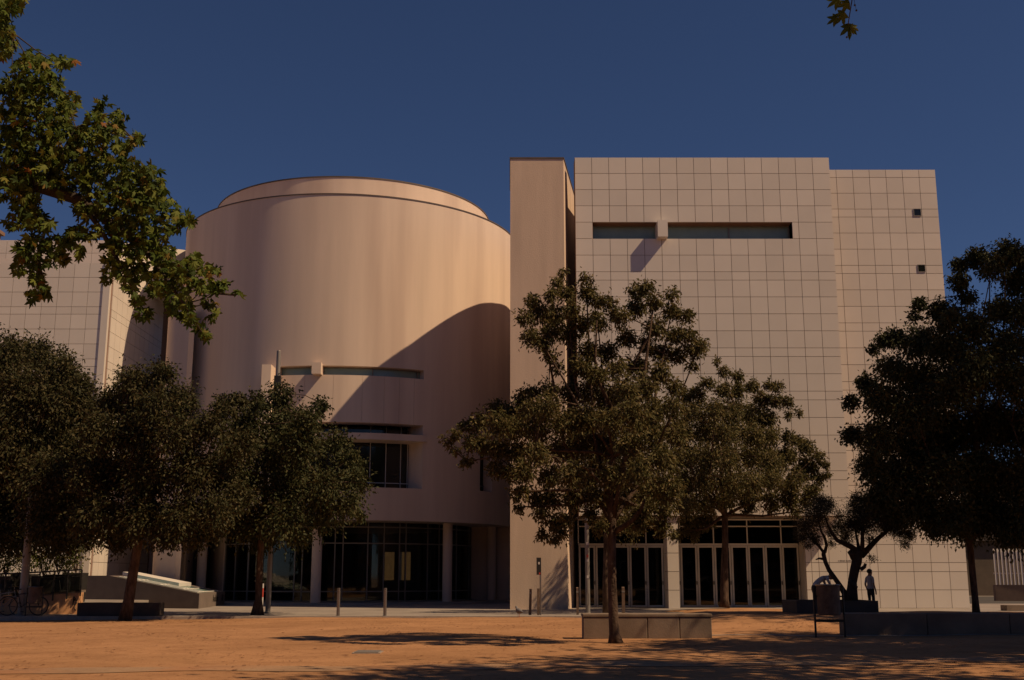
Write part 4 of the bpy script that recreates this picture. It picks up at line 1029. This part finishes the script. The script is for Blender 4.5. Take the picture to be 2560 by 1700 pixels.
MB().box(b.x + .0, b.x + .05, 41.925, 41.929, at(1348, 1436, 42).z, at(1348, 1431, 42).z).build('sticker', 'red', sp)
MB().box(b.x - .075, b.x + .01, 41.95, 42.03, 0, at(1348, 1471, 42).z).build('stub_post', 'rust_post', sp)
# lamp posts
def lamp(u, vb, Y, r0, r1, ztop, label, m_='grey_metal', head=True):
    b = at(u, vb, Y); t = thing('lamp_post', (b.x, Y, 0), label, 'lamp post', 'lamp posts round the square')
    m = MB(); m.lathe([(r0*1.5, 0), (r0*1.5, .05), (r0, .07), (r0, .9), (r0*.98, .93), (r1, ztop), (r1*.9, ztop + .02)], 0, 0, 14); m.build('pole', m_, t, local=True)
    MB().box(-r0*.5, r0*.5, -r0*1.04, -r0*.9, .35, .75).build('hatch', m_, t, local=True)
    return t
l1 = lamp(54, 1540, 41.5, .15, .12, 5.2, 'thick grey lamp post by the bicycles, its top lost in the leaves')
MB().tube([(0,0,1.72),(0,0,1.78)], .155, 12).build('strap', 'steel', l1, local=True)
l2 = lamp(669, 1540, 43.8, .10, .085, at(670, 878, 43.8).z, 'grey lamp mast rising above the compact tree')
zc2 = at(670, 962, 43.8).z
m = MB(); m.tube([(-.12,-.1,zc2),(.15,-.15,zc2-.08),(.4,-.12,zc2-.25)], .015, 6); m.torus((.15,-.1,zc2+.05), .2, .012, 'z', 16, 5); m.build('cable_loop', 'steel', l2, local=True)
MB().lathe([(.06, zc2-.36), (.11, zc2-.30), (.11, zc2-.22), (.05, zc2-.18)], .45, -.12, 12).build('floodlight', 'white_paint', l2, local=True)
MB().box(-.12, .12, -.12, .12, zc2-.1, zc2+.35).build('collar', 'dark_metal', l2, local=True)
l3 = lamp(1470, 1535, 42.6, .085, .075, 6.5, 'slender mottled lamp post in front of the entrance glass, covered in stickers')
for z, c in ((2.05, 'red'), (1.9, 'sticker'), (2.5, 'sticker'), (1.3, 'sticker')): MB().box(-.03, .045, -.089, -.086, z, z + .1).build('sticker', c, l3, local=True)
# litter bins
def litter_bin(name, loc, sc, label, rz=0.0):
    t = thing(name, loc, label, 'litter bin', 'cylindrical litter bins', rz)
    m = MB(); m.lathe([(.20, .42), (.215, .44), (.225, 1.0)], 0, 0, 26); m.build('drum', 'rust_post', t, local=True, smooth=False)
    MB().torus((0, 0, 1.0), .228, .016, 'z', 28, 8).build('rim', 'steel', t, local=True)
    for s in (-1, 1):
        MB().tube([(s*.285, 0, 0), (s*.285, 0, .96)], .021, 8).build('post', 'dark_metal', t, local=True)
        MB().tube([(s*.285, 0, .78), (s*.215, 0, .78)], .014, 6).build('pivot', 'dark_metal', t, local=True)
    MB().box(-.285, .285, -.02, .02, .29, .34).build('crossbar', 'dark_metal', t, local=True)
    t.scale = (sc, sc, sc); return t
p = at(2076, 1584, 27.4); litter_bin('litter_bin', (p.x, 27.4, -.04), 1.2, 'dark cylindrical litter bin on two posts in front of the low wall')
p = at(80, 1543, 40.9); litter_bin('litter_bin', (p.x + .04, 40.9, 0.0), 1.0, 'grey litter bin beside the lamp post and bicycles')
# bicycles
def bicycle(loc, rz, label, tint='dark_metal'):
    t = thing('bicycle', loc, label, 'bicycle', 'bicycles leaning by the lamp post', rz)
    R_ = .335; wb = .52
    for sx in (-wb, wb):
        w = MB().torus((sx, 0, R_), R_ - .018, .018, 'y', 32, 8).build('tyre', 'rubber', t, local=True)
        MB().torus((sx, 0, R_), R_ - .042, .010, 'y', 32, 6).build('rim', 'steel', w, local=True)
        m = MB()
        for k in range(14):
            a = 2*math.pi*k/14; m.tube([(sx, .02*(-1)**k, R_), (sx + (R_-.045)*math.cos(a), 0, R_ + (R_-.045)*math.sin(a))], .0022, 3, caps=False)
        m.tube([(sx, -.05, R_), (sx, .05, R_)], .018, 8); m.build('spokes', 'steel', w, local=True)
    bb, st, hd, hb = (-.08, 0, .29), (-.2, 0, .78), (.36, 0, .82), (.40, 0, .68)
    m = MB(); r = .016
    for a, b in ((bb, st), (bb, hb), ((-.19, 0, .74), hd), (hd, hb)): m.tube([a, b], r, 8)
    for s in (-.04, .04): m.tube([(-wb, s, R_), (-.08, s*.5, .29)], .009, 6); m.tube([(-wb, s, R_), (-.19, s*.4, .72)], .008, 6); m.tube([(wb, s, R_), (.44, s, .55), (.41, 0, .66)], .012, 6)
    m.build('frame', tint, t, local=True)
    m = MB(); m.tube([(.36,0,.82),(.33,0,.98)], .013, 8); m.tube([(.30,-.29,.98),(.36,-.2,1.0),(.36,.2,1.0),(.30,.29,.98)], .011, 8); m.build('handlebar', 'steel', t, local=True)
    m = MB(); m.tube([st, (-.23,0,.9)], .012, 8); m.build('seat_post', 'steel', t, local=True)
    MB().add([(-.38,-.08,.93),(-.38,.08,.93),(-.2,.03,.93),(-.1,0,.93),(-.2,-.03,.93),(-.37,-.07,.89),(-.37,.07,.89),(-.12,0,.895)],
             [(0,4,3,2,1),(0,1,6,5),(1,2,7,6),(2,3,7),(3,4,7),(4,0,5,7),(5,6,7)]).build('saddle', 'rubber', t, local=True)
    m = MB(); m.torus((-.08, -.05, .29), .09, .006, 'y', 20, 5); m.tube([(-.08,-.07,.29),(-.0,-.09,.14)], .008, 5); m.tube([(-.08,.07,.29),(-.16,.09,.44)], .008, 5); m.build('crankset', 'steel', t, local=True)
    m = MB(); m.box(-.05,.05,-.14,-.06,.125,.15); m.box(-.21,-.11,.06,.14,.425,.45); m.build('pedal', 'rubber', t, local=True)
    m = MB(); m.arc(0, 0, 0, 1, .1, .2, 0, .001); m = MB().tube([(-wb-.3, 0, .55), (-wb-.15, 0, .69), (-wb+.1, 0, .71)], .02, 6); m.build('mudguard', 'steel', t, local=True)
    return t
p = at(56, 1542, 41.3); bicycle((p.x + .02, 41.25, 0), .18, 'bicycle parked between lamp post and litter bin', 'dark_metal')
p = at(14, 1542, 41.7); bicycle((p.x - .1, 41.75, 0), -.15, 'bicycle behind the other one, against the ramp wall', 'grey_metal')
# red and white tape post behind the compact tree
p = at(657, 1512, 47.0)
t = thing('marker_post', (p.x - .03, 47.0, 0), 'thin red and white marker post beside the compact tree trunk', 'post')
for k in range(6): MB().tube([(0, 0, .18*k), (0, 0, .18*k + .18)], .04, 10).build('band', 'red' if k in (0, 3, 4) else 'sticker', t, local=True)
# manhole cover
p = ground(920, 1631, -.03)
t = thing('manhole_cover', (p.x, p.y, dirt_z(p.x, p.y)), 'rectangular metal cover set in the dirt', 'cover')
MB().box(p.x - .26, p.x + .26, p.y - .30, p.y + .30, dirt_z(p.x, p.y) - .03, dirt_z(p.x, p.y) + .014).build('frame', 'kerbstone', t)
MB().box(p.x - .22, p.x + .22, p.y - .26, p.y + .26, dirt_z(p.x, p.y) + .0142, dirt_z(p.x, p.y) + .03).build('lid', 'grey_metal', t)
# pigeon
p = ground(1298, 1543, -.03); z0 = dirt_z(p.x, p.y)
t = thing('pigeon', (p.x, p.y - .5, z0), 'small grey pigeon standing on the dirt near the pier', 'bird')
m = MB(); prof = [(-.17, .012, .15), (-.13, .02, .15), (-.06, .055, .16), (0, .075, .17), (.06, .068, .185), (.10, .042, .215), (.12, .03, .25), (.135, .033, .275), (.155, .026, .285), (.17, .008, .278)]
m.tube([(x, 0, z) for x, r, z in prof], [r for x, r, z in prof], 10); m.build('body', 'feather', t, local=True, smooth=True)
MB().tube([(.165, 0, .28), (.195, 0, .272)], [.008, .002], 5).build('beak', 'dark_metal', t, local=True)
for s in (-.025, .025): MB().tube([(.02, s, .12), (.025, s, 0), (.05, s, .003)], .006, 5).build('leg', 'red', t, local=True)
t.rotation_euler = (0, 0, 2.2); t.scale = (1.25, 1.25, 1.25)
# fallen leaves, stones and grit on the dirt
rng = np.random.default_rng(5)
n = 1300; X = rng.uniform(-13, 13, n); Yv = 15 + 25*rng.uniform(0, 1, n)**.8
k = rng.integers(0, 40, n//2); X[:n//2] = rng.uniform(-12, 12, 40)[k] + rng.normal(size=n//2)*.5; Yv[:n//2] = (16 + 22*rng.uniform(0, 1, 40))[k] + rng.normal(size=n//2)*.5
Zv = np.array([dirt_z(a, b) for a, b in zip(X, Yv)]) + .012
s = rng.uniform(.015, .07, n); a = rng.uniform(0, 6.28, n)
V = []
for i in range(n):
    ca, sa = math.cos(a[i])*s[i], math.sin(a[i])*s[i]
    h_ = rng.uniform(0, .012)
    V += [(X[i]-ca, Yv[i]-sa, Zv[i]), (X[i]+.5*sa, Yv[i]-.5*ca, Zv[i]+h_), (X[i]+ca, Yv[i]+sa, Zv[i]+.5*h_), (X[i]-.5*sa, Yv[i]+.5*ca, Zv[i]+h_)]
me = bpy.data.meshes.new('fallen_leaves'); me.from_pydata(V, [], [(4*i, 4*i+1, 4*i+2, 4*i+3) for i in range(n)]); me.materials.append(MATS['dry_leaf'])
o = bpy.data.objects.new('fallen_leaves', me); COL.objects.link(o); tag(o, 'dry fallen leaves scattered over the orange dirt', 'leaves', kind='stuff')

# ------------------------------------------------------------------ people
def person(loc, rz, label, J, E, R, hair_c, hair_s, shirt, waist, lean_hair=(0, 0, 0)):
    t = thing('person', loc, label, 'person', None, rz)
    names = list(J); me = bpy.data.meshes.new('body')
    me.from_pydata([J[k] for k in names], [(names.index(a), names.index(b)) for a, b in E], [])
    o = bpy.data.objects.new('body_tmp', me); COL.objects.link(o)
    md = o.modifiers.new('skin', 'SKIN'); md.use_smooth_shade = True
    for i, k in enumerate(names):
        sv = me.skin_vertices[0].data[i]; r = R[k]; sv.radius = r if hasattr(r, '__len__') else (r, r); sv.use_root = (k == 'pelvis')
    sb = o.modifiers.new('sub', 'SUBSURF'); sb.levels = 2; sb.render_levels = 2
    dg = bpy.context.evaluated_depsgraph_get(); m2 = bpy.data.meshes.new_from_object(o.evaluated_get(dg)); bpy.data.objects.remove(o)
    m2.name = 'body'; m2.materials.clear()
    for q in ('skin', 'shirt_white', 'trousers', 'rubber'): m2.materials.append(MATS[q])
    for pl_ in m2.polygons:
        c = pl_.center; pl_.material_index = 2 if waist(c) else (1 if shirt(c) else 0); pl_.use_smooth = True
        if c.z < .07: pl_.material_index = 3
    b = bpy.data.objects.new('body', m2); COL.objects.link(b); b.parent = t
    bm = bmesh.new(); bmesh.ops.create_uvsphere(bm, u_segments=18, v_segments=12, radius=1)
    for v in bm.verts:
        q = v.co; f = 1 + .05*math.sin(9*q.x + 4*q.z) + .04*math.sin(11*q.y)
        v.co = Vector((q.x*hair_s[0]*f, q.y*hair_s[1]*f, max(q.z, -.45 if q.y < 0.2 else .25)*hair_s[2]))
    hm = bpy.data.meshes.new('hair'); bm.to_mesh(hm); bm.free(); hm.materials.append(MATS['hair'])
    for pl_ in hm.polygons: pl_.use_smooth = True
    ho = bpy.data.objects.new('hair', hm); COL.objects.link(ho); ho.parent = t; ho.location = hair_c; ho.rotation_euler = lean_hair
    return t
def fingers(J, E, R, key, side, base, d):
    bx, by, bz = base
    for k, (off, ln) in enumerate(((-.028, .055), (-.012, .07), (.004, .075), (.02, .068))):
        a, b = f'{key}f{k}a', f'{key}f{k}b'
        J[a] = (bx + d[0]*.05, by + off + d[1]*.05, bz + d[2]*.05); J[b] = (bx + d[0]*(.05+ln) - side*.012, by + off + d[1]*(.05+ln), bz + d[2]*(.05+ln))
        E.append((key, a)); E.append((a, b)); R[a] = .010; R[b] = .008
    J[key+'t'] = (bx - side*.02 + d[0]*.04, by + .05, bz + d[2]*.03); E.append((key, key+'t')); R[key+'t'] = .010
# standing figure, seen from behind and turned to the right; local +y is the facing direction
J = dict(pelvis=(0,0,.82), belly=(0,0,.98), chest=(0,-.01,1.17), neck0=(0,-.01,1.29), neck=(0,0,1.34), head0=(0,.02,1.40), head=(0,.015,1.48), top=(0,.01,1.53), nose=(0,.095,1.43), chin=(0,.06,1.37),
         hl=(-.09,0,.78), hr=(.09,0,.78), kl=(-.095,.02,.44), kr=(.10,.03,.44), al=(-.095,-.02,.08), ar=(.10,0,.08), tl=(-.10,.13,.035), tr=(.11,.15,.035),
         sl=(-.155,-.01,1.25), sr=(.155,-.01,1.25), el=(-.205,-.05,1.0), er=(.205,-.03,1.0), wl=(-.20,.04,.79), wr=(.19,.06,.80), Hl=(-.195,.055,.73), Hr=(.185,.08,.74))
E = [('pelvis','belly'),('belly','chest'),('chest','neck0'),('neck0','neck'),('neck','head0'),('head0','head'),('head','top'),('head0','nose'),('head0','chin'),('pelvis','hl'),('pelvis','hr'),('hl','kl'),('hr','kr'),('kl','al'),('kr','ar'),('al','tl'),('ar','tr'),
     ('neck0','sl'),('neck0','sr'),('sl','el'),('sr','er'),('el','wl'),('er','wr'),('wl','Hl'),('wr','Hr')]
R = dict(pelvis=(.145,.10), belly=(.125,.09), chest=(.14,.095), neck0=.07, neck=.05, head0=(.075,.082), head=(.08,.09), top=(.055,.06), nose=.012, chin=.028, hl=.085, hr=.085, kl=.055, kr=.055, al=.038, ar=.038, tl=.03, tr=.03,
         sl=.055, sr=.055, el=.038, er=.038, wl=.026, wr=.026, Hl=.03, Hr=.03)
fingers(J, E, R, 'Hl', -1, J['Hl'], (0, .15, -.98)); fingers(J, E, R, 'Hr', 1, J['Hr'], (0, .15, -.98))
p = at(2178, 1500, 39.6); gz = dirt_z(p.x, 39.6); sc_ = (at(2178, 1422, 39.6).z - gz)/1.575
t = person((p.x, 39.6, gz), math.radians(-62), 'dark-haired person in a pale T-shirt and dark trousers standing beside the olive planter', J, E, R, (0, .0, 1.475), (.095, .108, .105),
       lambda c: .8 < c.z < 1.31 and not (abs(c.x) > .17 and c.z < 1.06), lambda c: c.z < .84 and abs(c.x) < .165)
t.scale = (sc_, sc_, sc_)
# bending figure, half hidden behind the bin and the thin olive stem
J = dict(pelvis=(0,-.18,.84), belly=(0,-.04,.97), chest=(0,.17,1.10), neck0=(0,.30,1.13), neck=(0,.36,1.13), head0=(0,.44,1.13), head=(0,.49,1.16), top=(0,.53,1.17), nose=(0,.50,1.05), chin=(0,.43,1.05),
         hl=(-.09,-.17,.79), hr=(.09,-.17,.79), kl=(-.10,-.06,.45), kr=(.10,-.04,.45), al=(-.10,-.14,.08), ar=(.10,-.12,.08), tl=(-.11,.02,.035), tr=(.11,.03,.035),
         sl=(-.16,.24,1.08), sr=(.16,.24,1.08), el=(-.19,.34,.85), er=(.19,.34,.85), wl=(-.13,.46,.70), wr=(.13,.46,.70), Hl=(-.115,.49,.64), Hr=(.115,.49,.64))
E = E[:25]
R = {k: R[k] for k in J}
fingers(J, E, R, 'Hl', -1, J['Hl'], (0, .3, -.95)); fingers(J, E, R, 'Hr', 1, J['Hr'], (0, .3, -.95))
p = at(2054, 1440, 39.8); gz = dirt_z(p.x, 39.8)
t = person((p.x - .12, 39.8, gz), math.radians(-80), 'person in a white shirt bending over behind the litter bin', J, E, R, (0, .475, 1.175), (.095, .10, .095),
       lambda c: c.y < .33 and c.z > .86 and not (abs(c.x) > .17 and c.z < .95), lambda c: c.z < .88 and c.y < .1, (-1.0, 0, 0))
sc_ = (at(2060, 1436, 39.8).z - gz)/1.22; t.scale = (sc_, sc_, sc_)

# ------------------------------------------------------------------ street at the right edge
rb_ = thing('street_building', (34, 84, 0), 'dark brown building across the side street, seen under the big tree', 'building')
MB().box(29.4, 60, 84, 96, 0, 9).build('wall', 'brown_wall', rb_)
for k in range(9):
    x0 = 30.2 + 1.35*k
    MB().box(x0, x0 + .8, 83.95, 83.99, 5.0, 5.9).build('window', 'interior_pale', rb_)
MB().box(29.2, 60, 83.6, 84, 3.9, 4.5).build('fascia', 'coping', rb_)
gt = thing('slat_gate', (32, 66, 0), 'pale vertical slat gate beside the side street', 'gate')
gx, gy = at(2492, 1465, 66).x, 66.0; zt_ = at(2520, 1372, 66).z; zb2 = at(2520, 1466, 66).z
k = 0
for k in range(26): piece('slat', (.10, .05, zt_ - .9), (gx + .19*k, gy - .06*k, (zt_ + .9)/2), 'white_paint', gt)
MB().prism([(gx - .1, gy), (gx + 5, gy - 1.55), (gx + 5, gy - 1.25), (gx - .1, gy + .3)], 0, .9).build('plinth', 'concrete', gt)
MB().prism([(gx - .1, gy + .03), (gx + 5, gy - 1.52), (gx + 5, gy - 1.45), (gx - .1, gy + .1)], 1.5, 1.58).build('rail', 'white_paint', gt)
sb_ = at(2517, 1525, 47.0)
o, me = cbox('stone_bench', None, sb_.x, sb_.x + 2.6, 47.0, 47.6, 0, at(2530, 1513, 47).z, 'concrete'); tag(o, 'pale low concrete bench at the side street behind the low wall', 'bench')
m = MB(); m.add([(21.5, 60, .006), (60, 57, .006), (60, 80, .006), (22.5, 82, .006)], [(0,1,2,3)]); m.build('road', 'asphalt', kind='structure')

# ------------------------------------------------------------------ houses round the square, behind the camera
def house_row(name, label, x0, x1, y0, y1, h_, m_, nf, nw):
    t = thing(name, ((x0+x1)/2, (y0+y1)/2, -.05), label, 'building', 'houses round the square')
    MB().box(x0, x1, y0, y1, -.1, h_).build('wall', m_, t)
    MB().box(x0 - .2, x1 + .2, y0 - .2, y1 + .25, h_, h_ + .35).build('cornice', 'concrete', t)
    dx = (x1 - x0)/nw; fh = h_/nf
    for i in range(nw):
        for j in range(nf):
            cx = x0 + dx*(i + .5); z = fh*j + fh*.25
            w = MB().box(cx - .55, cx + .55, y1 + .002, y1 + .06, z, z + fh*.6).build('window', 'white_frame', t)
            MB().box(cx - .46, cx + .46, y1 + .062, y1 + .075, z + .09, z + fh*.6 - .09).build('pane', 'black_glass', w)
for k, (x0, x1, h_, m_) in enumerate(((-62, -42, 17, 'ochre_wall'), (-41.8, -22, 19, 'brown_wall'), (-21.8, 0, 16, 'ochre_wall'), (.2, 22, 18, 'brown_wall'), (22.2, 46, 17, 'ochre_wall'))):
    house_row('town_house', ['five-storey ochre house at the far end of the row facing the museum', 'tall dark brown house in the row facing the museum, beside the end house',
      'low ochre house facing the drum across the square', 'brown house facing the white block across the square', 'wide ochre house facing the side street corner'][k], x0, x1, -42, -28, h_, m_, 5, 6)
